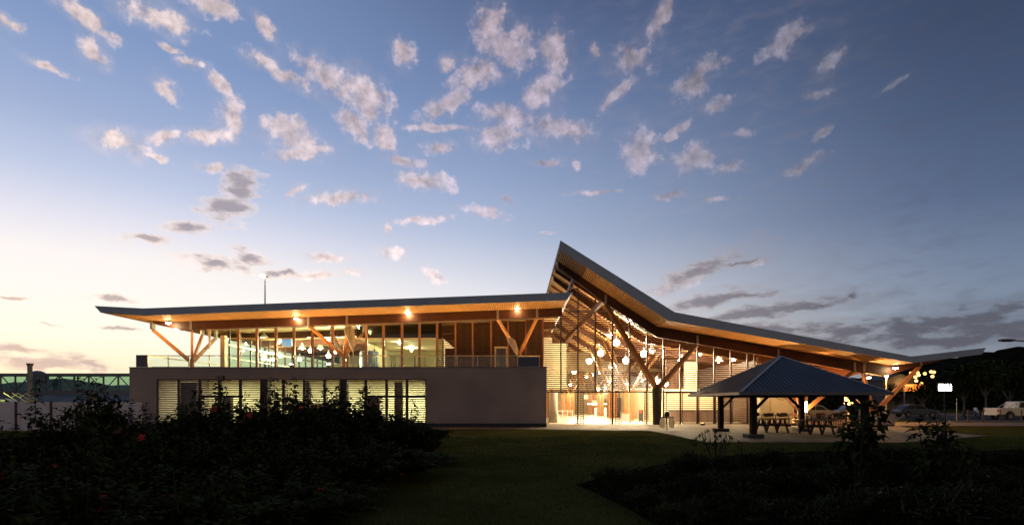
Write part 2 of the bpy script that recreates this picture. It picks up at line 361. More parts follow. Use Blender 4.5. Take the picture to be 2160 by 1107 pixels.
# ------------------------------------------------------------------ ground
def sheet(name, poly, z, m, kind='structure'):
    b = MB(); b.add([(x,y,z) for x,y in poly], [tuple(range(len(poly)))])
    return tag(b.build(name, m), kind=kind)
sheet('ground', [(-900,-30),(900,-30),(900,2500),(-900,2500)], 0, 'lawn')
pv = [(X(780,GY(905)),GY(905)),(X(1150,GY(906)),GY(906)),(X(1370,GY(909)),GY(909)),(X(1425,GY(919)),GY(919)),(X(1485,GY(933)),GY(933)),(X(1900,GY(934)),GY(934)),(X(2080,GY(920)),GY(920)),(X(1960,GY(909)),GY(909)),(X(1890,GY(899)),GY(899)),(X(1885,47.5),47.5),(60,82),(-20,82),(-26,36)]
b = MB(); b.prism(pv, -.05, .035, 'z'); tag(b.build('paving', 'paving'), kind='structure')
sheet('path', [(X(1888,38.6),38.6),(X(2400,38.6),38.6),(X(2400,45.5),45.5),(X(1888,45.5),45.5)], .030, 'paving')
sheet('road', [(37,47.2),(300,47.2),(300,78),(37,78)], .006, 'asphalt')
b = MB(); b.box(37.3,300,46.9,47.15,0,.13); b.box(37.3,300,78.02,78.3,0,.13); tag(b.build('kerb', 'kerb'), kind='structure')
sheet('apron', [(-400,47),(-31,47),(-31,400),(-400,400)], .006, 'asphalt')
for i, (x0, x1, yy) in enumerate([(60,66,56),(60,66,62),(44,50,56)]): pass
b = MB()
for k in range(14): b.add([(42+k*2.7,58,.012),(42.12+k*2.7,58,.012),(42.12+k*2.7,63,.012),(42+k*2.7,63,.012)],[(0,1,2,3)])
tag(b.build('road_marking', 'white'), kind='structure')

# ------------------------------------------------------------------ terminal building
YF, YB, YW, YEND = 35.5, 38.5, 41.6, 80.0     # fascia, front beam, facade wall, back
T = thing('terminal_building', 'long low airport terminal with butterfly timber roofs, lit louvred hall and grey block', 'building', (0, 45, 0))
def tb(b, name, m, parent=None, **k): return b.build(name, m, parent or T, world=True, **k)
LT = [(-27.5,7.97),(-24.3,7.81),(3.64,8.86)]; LB = [(-27.1,7.53),(-24.3,7.35),(3.24,8.34)]
RT = [(2.84,12.23),(10.28,7.565),(25.8,4.66),(30.56,5.25)]; RB = [(2.75,11.67),(9.85,7.01),(25.85,4.26),(30.3,4.82)]
def zat(pl, x):
    for (a, za), (c, zc) in zip(pl, pl[1:]):
        if x <= c: return za + (zc-za)*(x-a)/(c-a)
    return pl[-1][1]
def roof(TT, BB, y1, nm):
    r = MB(); n = len(TT)      # sheeting on top, soffit below, fascia in front
    for i in range(n-1):
        a, c = TT[i], TT[i+1]; r.add([(a[0],YF+.06,a[1]),(c[0],YF+.06,c[1]),(c[0],y1,c[1]),(a[0],y1,a[1])], [(0,1,2,3)])
    for e in (0, n-1): r.add([(TT[e][0],YF+.06,TT[e][1]),(TT[e][0],y1,TT[e][1]),(BB[e][0],y1,BB[e][1]),(BB[e][0],YF+.06,BB[e][1])], [(0,1,2,3)])
    ro = tb(r, 'roof', 'rooftop')
    s = MB()
    for i in range(n-1):
        a, c = BB[i], BB[i+1]; s.add([(a[0],YF+.06,a[1]),(c[0],YF+.06,c[1]),(c[0],y1,c[1]),(a[0],y1,a[1])], [(3,2,1,0)])
    s.build('soffit', 'soffit', ro, world=True)
    f = MB()
    for i in range(n-1):
        f.prism([TT[i],TT[i+1],(BB[i+1][0],BB[i+1][1]),(BB[i][0],BB[i][1])], YF, YF+.055)
    f.build('fascia', 'fascia', ro, world=True)
    return ro
roof(LT, LB, YEND, 'l'); roof(RT, RB, YEND, 'r')
def roofbeam(BB, xs, y, h, w, tl=.0, tr=.0, name='roof_beam', m='beam'):
    pts = [x for x in xs]; top = [(x, zat(BB,x)-.01) for x in pts]
    bot = [(x, zat(BB,x)-h) for x in pts]
    if tl: bot[0] = (pts[0], zat(BB,pts[0])-tl)
    if tr: bot[-1] = (pts[-1], zat(BB,pts[-1])-tr)
    b = MB()
    for i in range(len(pts)-1): b.prism([top[i],top[i+1],bot[i+1],bot[i]], y-w/2, y+w/2)
    return tb(b, name, m)
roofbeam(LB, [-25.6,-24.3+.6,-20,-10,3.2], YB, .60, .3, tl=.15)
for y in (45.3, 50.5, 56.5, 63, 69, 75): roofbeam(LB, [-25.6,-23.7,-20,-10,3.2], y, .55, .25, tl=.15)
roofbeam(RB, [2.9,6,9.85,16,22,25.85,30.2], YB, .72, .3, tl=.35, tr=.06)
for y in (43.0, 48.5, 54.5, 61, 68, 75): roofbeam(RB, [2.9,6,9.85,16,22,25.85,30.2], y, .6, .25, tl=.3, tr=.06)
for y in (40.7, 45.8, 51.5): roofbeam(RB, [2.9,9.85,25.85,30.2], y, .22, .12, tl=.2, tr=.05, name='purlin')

# --- lower block with the louvred window band
BY0, BX0, BX1, BZ = 36.9, X(273,36.9), X(1153,36.9), Z(775,36.9)
WX0, WX1, WZ0, WZ1 = X(330,36.9), X(899,36.9), .22, Z(799,36.9)
b = MB(); t = .25
b.box(BX0,WX0,BY0,BY0+t,0,BZ); b.box(WX1,BX1,BY0,BY0+t,0,BZ); b.box(WX0,WX1,BY0,BY0+t,WZ1,BZ); b.box(WX0,WX1,BY0,BY0+t,0,WZ0)
b.box(BX0,BX0+t,BY0+t,56,0,BZ-.35); b.box(BX1-t,BX1,BY0+t,46,0,BZ-.35)
b.box(BX0+.002,BX1-.002,BY0+t,YW+.4,BZ-.35,BZ-.15)
tb(b, 'block_wall', 'render')
b = MB(); b.box(BX0-.01,BX1+.01,BY0-.012,BY0+.1,0,.28); tb(b, 'plinth', 'plinth')
b = MB(); b.box(BX0-.03,BX1+.03,BY0-.03,BY0+t+.03,BZ,BZ+.04); tb(b, 'parapet_capping', 'grey')
# room behind the louvres
b = MB(); b.box(BX0+t,BX1-t,46,46.1,0,BZ-.35); b.box(BX0+t,BX1-t,BY0+t,46,BZ-.45,BZ-.36); tb(b, 'ground_floor_room', 'cream')
for p0, p1, yy, hh in ((378,414,38.2,3.1),(470,486,39,2.2),(552,566,38,3.2),(640,652,39.5,3.2),(655,700,43,1.6),(716,732,38,3.2),(775,800,42,2.1),(832,848,40,3.2)):
    q = MB(); q.box(X(p0,yy),X(p1,yy),yy,yy+.4,.05,hh); tb(q, 'interior_dark_box', 'brownwall', bevel=.01)  # cabinets and dark dividers added so the lit windows look patchy
win = MB(); fr = .07
win.box(WX0,WX1,BY0+.02,BY0+.14,WZ1-fr,WZ1-.002); win.box(WX0+.002,WX0+fr,BY0+.02,BY0+.14,WZ0,WZ1-fr); win.box(WX1-fr,WX1-.002,BY0+.02,BY0+.14,WZ0,WZ1-fr)
wf = tb(win, 'window_frame', 'dmull')
mpx = [330,376,421,462,506,556,597,641,684,724,771,815,858,899]
wide = {556: .5, 724: .45}
tz = Z(835,36.9)
b = MB()
for p in mpx[1:-1]:
    x = X(p,36.9); w = wide.get(p, .17)
    q = MB(); q.box(x-w/2,x+w/2,BY0+.03,BY0+.15,WZ0,WZ1-fr); q.build('window_mullion', 'dmull', wf, world=True)
b = MB()
for a, c in ((421,506),(771,899)): b.box(X(a,36.9)+.07,X(c,36.9)-.07,BY0+.05,BY0+.12,tz-.06,tz+.06)
b.build('transom', 'dmull', wf, world=True)
for a, c in zip(mpx, mpx[1:]):
    x0, x1 = X(a,36.9)+wide.get(a,.13)/2, X(c,36.9)-wide.get(c,.13)/2
    q = MB(); z = WZ0+.05
    while z < WZ1-fr-.03:
        q.add([(x0,BY0+.05,z),(x1,BY0+.05,z),(x1,BY0+.09,z+.012),(x0,BY0+.09,z+.012),(x0,BY0+.05,z+.055),(x1,BY0+.05,z+.055),(x1,BY0+.09,z+.067),(x0,BY0+.09,z+.067)],
              [(3,2,1,0),(4,5,6,7),(0,1,5,4),(1,2,6,5),(2,3,7,6),(3,0,4,7)]); z += .1236
    q.build('louvre_panel', 'dslat', wf, world=True)
    g = MB(); g.box(x0,x1,BY0+.18,BY0+.19,WZ0,WZ1-fr); g.build('pane', 'glass', wf, world=True)
for k, p in enumerate((350,470,590,700,800,870)):
    x = X(p,43); th = thing('ceiling_lamp', ['square fluorescent ceiling lamp at the left end of the ground floor room','square fluorescent ceiling lamp, second from left in the louvred ground floor room','square fluorescent ceiling lamp, third from left in the louvred ground floor room','square fluorescent ceiling lamp, third from right in the louvred ground floor room','square fluorescent ceiling lamp, second from right in the louvred ground floor room','square fluorescent ceiling lamp behind the rightmost louvres of the grey block'][k], 'ceiling lamp', (x,43,BZ-.47), group='fluorescent lamps of the ground floor room')
    q = MB(); q.box(-.65,.65,-.35,.35,-.06,-.005); q.build('housing', 'white', th)
    q = MB(); q.box(-.58,.58,-.28,.28,-.075,-.062); q.build('diffuser', E['cool'], th)
    light('tube_light', 'AREA', (0,0,-.1), 400*(.6,1.2,.7,1.2,.8,1.5)[k], COOL, th, 1.1, sizey=.5)

# --- facade wall at YW
def px2x(p): return X(p, YW)
GZ0 = BZ-.12      # terrace level
# upper glazed storey of the wing, x px 475..930
gl = [477,503.5,542,582,620,659,702,733,773,809,848,885,922]
tr_z = Z(713.5, YW)
def wtop(x):
    l = zat(LB,x)-.02 if x < 3.24 else None
    return l
colm = MB(); colm.box(px2x(466.5),px2x(476),YW-.15,YW+.25,GZ0,wtop(px2x(470))-.6); tb(colm, 'corner_column', 'yel', bevel=.02)
for p in gl[1:]:
    x = px2x(p); q = MB(); q.box(x-.085,x+.085,YW-.08,YW+.12,GZ0,wtop(x)); tb(q, 'mullion', 'mull', bevel=.01)
q = MB()
for a, c in zip(gl, gl[1:]): q.box(px2x(a)+.086,px2x(c)-.086,YW-.02,YW+.06,tr_z-.04,tr_z+.04)
tb(q, 'transom', 'yel')
for a, c in zip(gl, gl[1:]):
    x0, x1 = px2x(a)+.086, px2x(c)-.086
    q = MB(); q.prism([(x0,GZ0),(x1,GZ0),(x1,wtop(x1)),(x0,wtop(x0))], YW+.02, YW+.03); tb(q, 'glass_pane', 'glass')
q = MB(); q.bar((px2x(476),YB+.18,zat(LB,px2x(476))-.64),(3.0,YB+.18,zat(LB,3.0)-.64),.06,.06); tb(q, 'steel_rail', 'steel')
# louvred facade from px 930 to 1590
mul = [922+.1, 961,997,1036,1072,1109,1144.9,1183,1218.8,1255.2,1291.8,1327.6,1364,1399,1434.6,1470.7,1505.8,1540.4,1575.8,1591]
def ftop(x):
    # top of wall : left roof soffit, or right roof soffit where it is open
    if x < 2.95: return zat(LB, x)-.02
    return min(zat(RB, x)-.02, 99)
def wall_top(x):      # cut by the sloping edge beside the peak
    xa, xb = px2x(1190), px2x(1213)
    if x < xa: return zat(LB, min(x,3.2))-.02
    if x < xb:
        f = (x-xa)/(xb-xa); return (1-f)*(Z(614,YW)) + f*(zat(RB,xb)-.03)
    return zat(RB, x)-.03
HEADZ = Z(826, YW)
for i, p in enumerate(mul):
    x = px2x(p); z0 = GZ0 if x < 2.0 else .04
    m = 'mull' if x < 2.2 else 'dmull'
    w = .12 if x < 2.2 else .10
    if 7 <= i <= 12 and p not in (1218.8,1291.8,1364): z0 = HEADZ
    q = MB(); q.box(x-w/2,x+w/2,YW-.14,YW+.02,z0,wall_top(x)); tb(q, 'mullion', m)
for k, (a, c) in enumerate(zip(mul, mul[1:])):
    x0, x1 = px2x(a)+.06, px2x(c)-.06
    lo = GZ0 if x1 < 2.2 else (HEADZ+.05)
    if a > 1395: lo = .12
    if c > 1144 and a < 1146: lo = HEADZ+.05 
    q = MB(); z = lo+.05; step = .148
    while True:
        zt = z+.075
        # clip slat ends against the sloping top
        xs0, xs1 = x0, x1
        if max(wall_top(x0), wall_top(x1), wall_top((x0+x1)/2)) < zt: break
        N = 8; ok = [x0+(x1-x0)*j/N for j in range(N+1) if wall_top(x0+(x1-x0)*j/N) > zt]
        if not ok: break
        xs0, xs1 = min(ok), max(ok)
        if xs1-xs0 > .05 and not (a > 1395 and abs(z-HEADZ) < .09):
            q.add([(xs0,YW-.06,z),(xs1,YW-.06,z),(xs1,YW+.0,z+.045),(xs0,YW+.0,z+.045),(xs0,YW-.06,z+.035),(xs1,YW-.06,z+.035),(xs1,YW+.0,z+.08),(xs0,YW+.0,z+.08)],
                  [(3,2,1,0),(4,5,6,7),(0,1,5,4),(1,2,6,5),(2,3,7,6),(3,0,4,7)])
        z += step
    if q.v: tb(q, 'louvre_panel', 'slat')
# transom rails of the hall front
q = MB(); q.box(px2x(1146),px2x(1591),YW-.12,YW-.065,HEADZ-.05,HEADZ+.05); tb(q, 'door_header', 'dmull')
q = MB(); q.box(px2x(1190),px2x(1330),YW-.10,YW-.062,Z(657,YW)-.03,Z(657,YW)+.03); tb(q, 'steel_rail', 'steel')
# folded louvred door leaves and jambs of the open entrance
for p0, p1 in ((1154,1157.5),(1213,1218),(1222,1231),(1286,1290.5),(1296,1306),(1357,1363),(1366,1376)):
    q = MB(); x0, x1 = px2x(p0), px2x(p1)
    q.box(x0,x0+.035,YW-.3,YW-.26,.04,HEADZ-.06); q.box(x1-.035,x1,YW-.3,YW-.26,.04,HEADZ-.06)
    z = .1
    while z < HEADZ-.1: q.box(x0+.035,x1-.035,YW-.3,YW-.27,z,z+.055); z += .135
    tb(q, 'door_leaf', 'dslat')
q = MB()
for p0, p1 in ((1402,1435),(1436,1470),(1471,1505),(1506,1540),(1541,1575)):
    x0, x1 = px2x(p0)+.05, px2x(p1)-.05
    q = MB(); q.box(x0,x0+.05,YW-.2,YW-.145,.06,HEADZ-.06); q.box(x1-.05,x1,YW-.2,YW-.145,.06,HEADZ-.06); q.box(x0+.05,x1-.05,YW-.2,YW-.145,.06,.13); q.box(x0+.05,x1-.05,YW-.2,YW-.145,HEADZ-.13,HEADZ-.06)
    tb(q, 'screen_frame', 'dmull')
# sloping end wall beside the peak (louvred) and hall side walls
q = MB(); xr = 18.1
q.box(xr,xr+.12,YW+.05,46,.04,zat(RB,xr)-.7); q.box(xr,xr+.12,46,YEND-3,.04,zat(RB,xr)-.65)
tb(q, 'side_wall', 'slat')
# interior of the hall
q = MB(); q.box(2.1,18.1,YW+.05,YEND-2,.03,.05); tb(q, 'hall_floor', 'floor')
q = MB(); q.box(-22,18.1,YEND-2,YEND-1.8,0,2.9); tb(q, 'back_wall', 'hwall')
q = MB(); q.box(-22,18.1,YEND-2,YEND-1.8,2.9,11.5); tb(q, 'upper_back_wall', 'hwall')
q = MB(); q.box(1.7,1.9,46,YEND-2,0,BZ); tb(q, 'partition_wall', 'hwall')
q = MB(); q.box(px2x(1146)-.1,3.0,46.3,46.5,3.3,7.2); tb(q, 'partition_wall', 'cream')
q = MB(); q.box(px2x(1150),px2x(1200)+.3,47,47.2,HEADZ+.35,Z(723,47)); tb(q, 'cream_screen_wall', 'cream')
# shop boxes inside the right part of the hall
q = MB(); q.box(12.2,17.8,52,52.2,.05,3.1); q.box(12.2,12.4,52.2,60,.05,3.1); tb(q, 'shop_wall', 'hwall')
q = MB(); q.box(11.6,17.9,48,48.1,.05,2.9); tb(q, 'shop_wall', 'cream')
q = MB(); q.box(13.6,14.9,49.6,49.9,.05,5.6); tb(q, 'shop_wall', 'brownwall')
q = MB(); q.box(15.1,16.3,49.0,49.3,.05,5.4); tb(q, 'shop_wall', 'cream')
q = MB(); q.box(9.9,12.2,60,60.2,.05,3.0); tb(q, 'shop_wall', 'hwall')
q = MB(); q.box(10.6,11.5,59.95,59.998,.05,2.2); tb(q, 'interior_door', 'grey')
q = MB(); q.box(12.6,17.6,44.6,45.3,.05,1.05); q.box(12.5,17.7,44.5,45.4,1.05,1.1); tb(q, 'serving_counter', 'brownwall')
q = MB(); q.box(9.4,10.9,58.6,59.2,2.55,3.1); tb(q, 'canopy_fascia', 'white')
q = MB(); q.box(X(1255,70),X(1282,70),70,70.5,.05,1.0); q.box(X(1258,70),X(1280,70),74,74.2,1.2,2.0); tb(q, 'reception_desk', 'white')
q = MB(); q.box(X(1230,76),X(1300,76),75.5,76,2.15,2.75); tb(q, 'desk_canopy', 'white')
q = MB(); q.box(2.0,18.0,62,62.15,5.2,7.4); tb(q, 'mezzanine_bulkhead', 'hwall')
# V columns: concrete or timber post with four leaning struts
def vcol(x, y, zb, ends, r=.15, post='strut', pr=.28, name='column_post', post_to=.04, m='strut', mat_post=None):
    q = MB(); q.tube([(x,y,(BZ-.1 if x < 3 else .04)),(x,y,zb+.1)], [pr*.85,pr], 14); po = tb(q, name, mat_post or 'strut', smooth=False)
    for e in ends:
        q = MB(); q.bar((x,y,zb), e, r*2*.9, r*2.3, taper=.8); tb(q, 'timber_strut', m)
        q = MB(); q.cbox((e[0],e[1],e[2]+.33),(.16,.34,.62)); tb(q, 'steel_bracket', 'steel')
def front(px, BB, dz, y=YB):
    x = X(px, y); return (x, y, zat(BB, x)-dz)
vcol(X(405,41),41.0,Z(765,41),[front(322,LB,.62),front(405,LB,.62),(X(470,44),43.0,zat(LB,X(470,44))-.6),(-26+1.2,43.0,7.0)],r=.10,pr=.17)
vcol(X(725,41),41.0,Z(752,41),[front(652,LB,.62),front(733,LB,.62),(X(700,43),43.0,zat(LB,-14)-.6),(X(768,43),43.0,zat(LB,-12)-.6)],r=.10,pr=.17)
vcol(X(1095,40.8),40.8,Z(748,40.8),[front(1050,LB,.62),front(1133,LB,.62)],r=.10,pr=.17)
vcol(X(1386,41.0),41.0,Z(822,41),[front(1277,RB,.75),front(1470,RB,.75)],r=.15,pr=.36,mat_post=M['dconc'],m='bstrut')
q = MB(); zb = Z(822,42.2)
for e in ((X(1277,YB)+.0,YB,Z(628,YB)),): q.bar(e,(X(1195,43.2),43.2,Z(716,43.2)),.24,.30)
tb(q, 'timber_strut', 'bstrut')
q = MB(); q.bar((X(1216,YB),YB,Z(572,YB)),(X(1196,42.6),42.6,Z(625,42.6)),.22,.3); tb(q, 'timber_strut', 'beam')
vcol(X(1692,39.5),39.5,.95,[front(1640,RB,.72),front(1800,RB,.72),(18.9,43,4.6),(23.3,43,4.0)],r=.13,pr=.3,mat_post=M['conc'])
vcol(X(1842,39.5),39.5,.85,[front(1820,RB,.70),front(1940,RB,.35),(24.0,43,3.7)],r=.13,pr=.3,mat_post=M['conc'])
q = MB(); q.cbox((X(1863,39),39.2,.42),(1.25,1.0,.84)); tb(q, 'column_plinth', 'conc', bevel=.02)
for (x, y) in ((10.3,50),(10.3,58.5),(10.3,67),(10.3,75.5),(6.6,67),(6.6,75.5),(14.9,67),(14.9,75.5),(3.4,58.5),(14.9,58.5)):
    zb = 2.45; q = MB(); q.box(x-.42,x-.09,y-.2,y+.2,.05,zb+.35); q.box(x+.09,x+.42,y-.2,y+.2,.05,zb+.35); tb(q, 'column_post', 'strut')
    q = MB(); q.box(x-.085,x+.085,y-.1,y+.1,.05,zb+.2); tb(q, 'steel_post', 'steel')
    for sx in (-1, 1):
        for sy in (-1, 1):
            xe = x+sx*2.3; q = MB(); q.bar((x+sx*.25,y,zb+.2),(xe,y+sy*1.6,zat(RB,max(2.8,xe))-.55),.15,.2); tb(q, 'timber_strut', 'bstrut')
q = MB(); q.add([], []); 
q = MB(); q.tube([(X(1167,44.5),44.5,.04),(X(1168,44.5),44.5,2.6)], [.36,.30], 14); tb(q, 'concrete_column', 'conc', smooth=True)
# wing interior, upper level
q = MB(); q.box(-22.2,2.0,YW+.3,YEND-2,BZ-.3,BZ-.16); q.box(-22.2,2.0,YW+.31,46,BZ-.34,BZ-.305); tb(q, 'upper_floor', 'floor')
x0, x1 = X(752,43.2), X(931,43.2)
q = MB(); q.prism([(x0,6.75),(x1,6.75),(x1,zat(LB,x1)-.05),(x0,zat(LB,x0)-.05)], 43.3, 43.4); tb(q, 'smoked_glass_bulkhead', 'bglass')
q = MB(); q.box(x0,x1,43.4,55,6.75,6.85); tb(q, 'lounge_ceiling', 'ceil')
q = MB(); q.box(x0-.3,x1+.6,55,55.15,BZ,6.9); tb(q, 'lounge_wall', 'cream')
q = MB(); q.box(x0-.1,x0,46,55,BZ,6.75); q.box(x1+.05,x1+.15,43.4,55,BZ,6.75); tb(q, 'lounge_partition', 'ceil')
for p in (768,795,830,850,875,897):
    q = MB(); xx = X(p,54.5); q.box(xx-.03,xx+.03,54.4,54.5,BZ-.1,6.3); tb(q, 'lounge_post', 'dmull')
q = MB(); xx=X(775,46); q.lathe((xx,46.6,BZ-.1),[(.8,0),(.8,2.0),(.7,2.1),(0.01,2.12)],18); tb(q, 'curved_counter', 'bluegrey', smooth=True)
# panelled wall behind the louvres of the wing
xa, xb = px2x(932), px2x(1146)
q = MB(); q.prism([(xa,BZ-.15),(xb,BZ-.15),(xb,zat(LB,xb)-.05),(xa+.8,zat(LB,xa)-.05),(xa+.8,6),(xa,6)], 43.45, 43.55); tb(q, 'panelled_wall', 'brownwall')
dx0, dx1, dzt = px2x(1043), px2x(1071), Z(735,YW)
q = MB(); q.box(dx0,dx0+.14,YW-.25,YW-.15,GZ0,dzt); q.box(dx1-.14,dx1,YW-.25,YW-.15,GZ0,dzt); q.box(dx0,dx1,YW-.25,YW-.15,dzt,dzt+.14); df = tb(q, 'terrace_door_frame', 'yel')
q = MB(); q.box(dx0+.14,dx1-.14,YW-.2,YW-.19,GZ0,dzt); q.build('pane', 'glass', df, world=True)
# far and side glazing of the wing
q = MB()
y = YW+.9
xs = px2x(471)
while y < YEND-3:
    w = MB(); w.box(xs-.06,xs+.06,y-.05,y+.05,BZ-.1,zat(LB,xs)-.1); tb(w, 'side_mullion', 'dmull'); y += 1.7
w = MB(); w.box(xs-.01,xs+.01,YW+.3,YEND-3,BZ-.1,zat(LB,xs)-.1); tb(w, 'side_glazing', 'sglass')
w = MB(); w.box(xs+.08,xs+.2,YW+.4,YEND-3,6.05,6.2); w.box(xs+.08,xs+.2,YW+.4,YEND-3,5.1,5.16); tb(w, 'steel_rail', 'white')
q = MB(); xa_, xb_ = px2x(479), px2x(751)
q.add([(xa_,YW+.15,zat(LB,xa_)-.03),(xb_,YW+.15,zat(LB,xb_)-.03),(X(751,62),62,zat(LB,X(751,62))-.03),(xa_,62,zat(LB,xa_)-.03)], [(3,2,1,0)]); tb(q, 'lounge_ceiling', 'ceil')
q = MB(); q.box(-21,X(752,60),60,60.2,BZ,5.9); tb(q, 'lounge_wall', 'cream')
q = MB(); q.box(-21.5,-13,66,66.2,5.9,7.6); tb(q, 'lounge_wall', 'ceil')
# balustrade on the terrace edge
rz = Z(750, 37.1)
q = MB(); q.box(X(308,37.1),X(1140,37.1),37.06,37.11,rz-.03,rz+.03); q.box(X(308,37.1)-.03,X(308,37.1)+.03,37.12,47,rz-.03,rz+.03); tb(q, 'top_rail', 'yel')
for k in range(20):
    xx = X(312,37.1)+k*(X(1138,37.1)-X(312,37.1))/19; q = MB(); q.box(xx-.025,xx+.025,37.05,37.12,BZ-.2,rz-.03); tb(q, 'rail_post', 'steel')
q = MB(); q.box(X(312,37.1),X(1090,37.1),37.08,37.09,BZ-.1,rz-.08); tb(q, 'balustrade_glass', 'glass')
q = MB()
for k in range(5): z = BZ-.05+k*.17; q.box(X(318,46.9),X(470,46.9),47,47.05,z,z+.09)
tb(q, 'slatted_terrace_screen', 'slat')

# panels hung on the balustrade
def panel(px0, px1, py0, py1, label, m):
    t = thing('display_panel', label, 'sign panel', (X((px0+px1)/2,37.0), 36.98, Z(py1,37)), group='sign panels above the parapet')
    w, h = (px1-px0)*37/F, (py1-py0)*37/F
    q = MB(); q.box(-w/2,w/2,-.03,.03,0,h); q.build('board', m, t)
    q = MB(); q.box(-w/2-.06,-w/2,-.04,.04,-.05,h+.05); q.box(w/2,w/2+.06,-.04,.04,-.05,h+.05); q.box(-w/2,w/2,-.04,.04,h,h+.05); q.box(-w/2,w/2,-.04,.04,-.05,0); q.build('frame', 'yel' if px0 > 500 else 'grey', t)
panel(1093,1137,753,773,'blue grey rectangular panel in a pale frame at the right end of the terrace','bluegrey')
panel(290,310,750,772,'small dark square panel above the left corner of the grey block','grey')

# ------------------------------------------------------------------ lamps
HIDE = []
def pendant(px, py, Y, label, power=350, col=WARM, top=None, r=.17, e='warm', shade=True, group='pendant lamps inside the terminal'):
    x, z = X(px,Y), Z(py,Y); t = thing('pendant_lamp', label, 'pendant lamp', (x,Y,z), group=group)
    if top is None: top = min(4, max(.6, (zat(LB,x) if x < 2.9 else zat(RB,x)) - z - .05))
    q = MB(); q.tube([(0,0,.55),(0,0,top)], .012, 5); q.build('cord', 'black', t)
    if shade: q = MB(); q.lathe((0,0,0),[(.04,.58),(.07,.5),(.09,.36),(.34,.04),(.35,.0),(.33,.03),(.08,.34)],16); q.build('lamp_shade', 'white', t, smooth=True)
    q = MB(); q.ball((0,0,-.02), r, 12, 8); q.build('bulb', E[e], t, smooth=True)
    if not shade: q = MB(); q.lathe((0,0,0),[(.03,.55),(.07,.5),(.08,r*.9)],12); q.build('lamp_cap', 'black', t)
    if power: light('bulb_light', 'POINT', (0,0,-.02-r-.05) if shade else (0,-r-.08,.02), power, col, t, .08)
    return t
W1 = 'lit pendant lamp behind tall louvres, '
hall = [(1300,722,44.5,'largest and highest of the left slanting row',900),(1267,744,52,'second down the left slanting row',700),(1243,761,60,'middle of the left slanting row',700),(1225,772,67.5,'fourth down the left slanting row',500),(1211,783,74,'lowest of the left slanting row',500),
  (1358,745,44.5,'front lamp right of the leaning strut',900),(1320,760,51.5,'between the slanting row and the big strut',700),(1267,784,64,'below the left slanting row near the middle',500),(1248,790,71,'small, left of the middle',300),(1285,706,47.5,'small, above the brightest lamp',150),
  (1221,802,74,'small, just above the left door',200),(1262,820,62,'right over the middle door',200),(1278,816,66,'small, right of the middle door lamp',150),(1405,809,43.5,'beside the top of the dark column',300),(1438,760,46,'small, on the big strut right arm',250),(1545,757,46,'above the left shelter roof slope',500),
  (1178,806,75,'tiny, at the far left',80),(1386,808,44.2,'small, between the big strut feet',80),
  (1375,741,46,'small, just right of the front right lamp',150),(1237,795,72,'small, just left of the middle cluster lamp',120),(1203,810,66,'bright one low at the far left',200),(1288,774,58,'small, under the front left lamp',120),(1299,769,55,'small, left of the lamp beside the strut',120),
  (1280,803,66,'left one of a close middle pair',90),(1288,802,66.5,'right one of a close middle pair',90),(1315,808,60,'left one of a close right pair',90),(1322,808,60.5,'right one of a close right pair',90),(1354,800,50,'small, left of the dark column head',90),(1325,822,50,'small, just above the right entrance door',60),
  (1167,804,73,'tiny, highest of three at far left',60),(1158,811,70,'tiny, lowest of three at far left',60),(1378,814,43.0,'tiny, left foot of the big strut',60),(1392,814,43.0,'tiny, right foot of the big strut',60)]
for px, py, Y, l, p in hall: pendant(px, py, Y, W1+l, p*(4.0 if Y < 58 else 1.6), shade=p<300, r=.12+.17*min(1,p/700)*Y/48)  # brighter lamps get oversized bulbs, standing in for their bloom
for px, py, Y, l in [(1456,743,46,'cream bell pendant lamp in the louvred hall, left of the white panel'),(1477,747,47,'cream bell pendant lamp in the louvred hall, in front of the white panel'),(1516,762,46,'cream bell pendant lamp in the louvred hall, right of the white panel')]: pendant(px,py,Y,l,170,r=.08)
W2 = 'pendant lamp in the glazed lounge, '
wing = [(557,712,45,'high bell shade in the third bay from the left',30,.07),(588,722,48,'bell shade next to the blue sign',30,.07),(637,736,50,'bell shade left of the leaning strut',30,.07),(629,708,46,'small globe high under the ceiling',30,.07),
  (655,739,48,'bright globe just left of the leaning strut',260,.2),(693,750,48,'bright globe under the leaning strut',260,.2),(591,750,50,'bright globe in the fourth bay, above the railing',220,.18),(568,759,56,'left one of two bright globes side by side',160,.16),(577,758,56,'right one of two bright globes side by side',160,.16),
  (632,757,52,'bright globe low behind the railing in the fifth bay',220,.18),(690,713,50,'large glow beside the strut under the ceiling',300,.26),(708,741,47,'bright one at the foot of the leaning strut',220,.16),(727,758,50,'bright globe right of the double strut foot',160,.16),
  (676,735,52,'small bell shade between strut and mullion',30,.08)]
for px, py, Y, l, p, r in wing: pendant(px,py,Y,W2+l,p*3.2,r=r,col=(1,.84,.48),shade=p<100)
for px, py, Y, l in [(843,723,46,'round ceiling spot left in the pale lounge ceiling'),(868,738,51,'round ceiling spot right in the pale lounge ceiling'),(790,749,47,'bright ceiling spot above the blue curved counter')]:
    pendant(px,py,Y,l,480,r=.12,col=(1,.9,.55),top=6.75-Z(py,Y),shade=False,group='spots in the lounge')
# lamp glow behind the back of the hall : fluorescent bar over the desk
t = thing('strip_lamp', 'white strip lamp over the reception desk seen through the middle door', 'strip lamp', (X(1262,69), 69, Z(851,69)))
q = MB(); q.box(-1.4,1.4,-.06,.06,.0,.1); q.build('housing', 'white', t); q = MB(); q.box(-1.35,1.35,-.05,.05,-.05,-.002); q.build('tube', E['hot'], t)
light('tube_light', 'AREA', (0,0,-.1), 80, WARM, t, 2.6, sizey=.2)
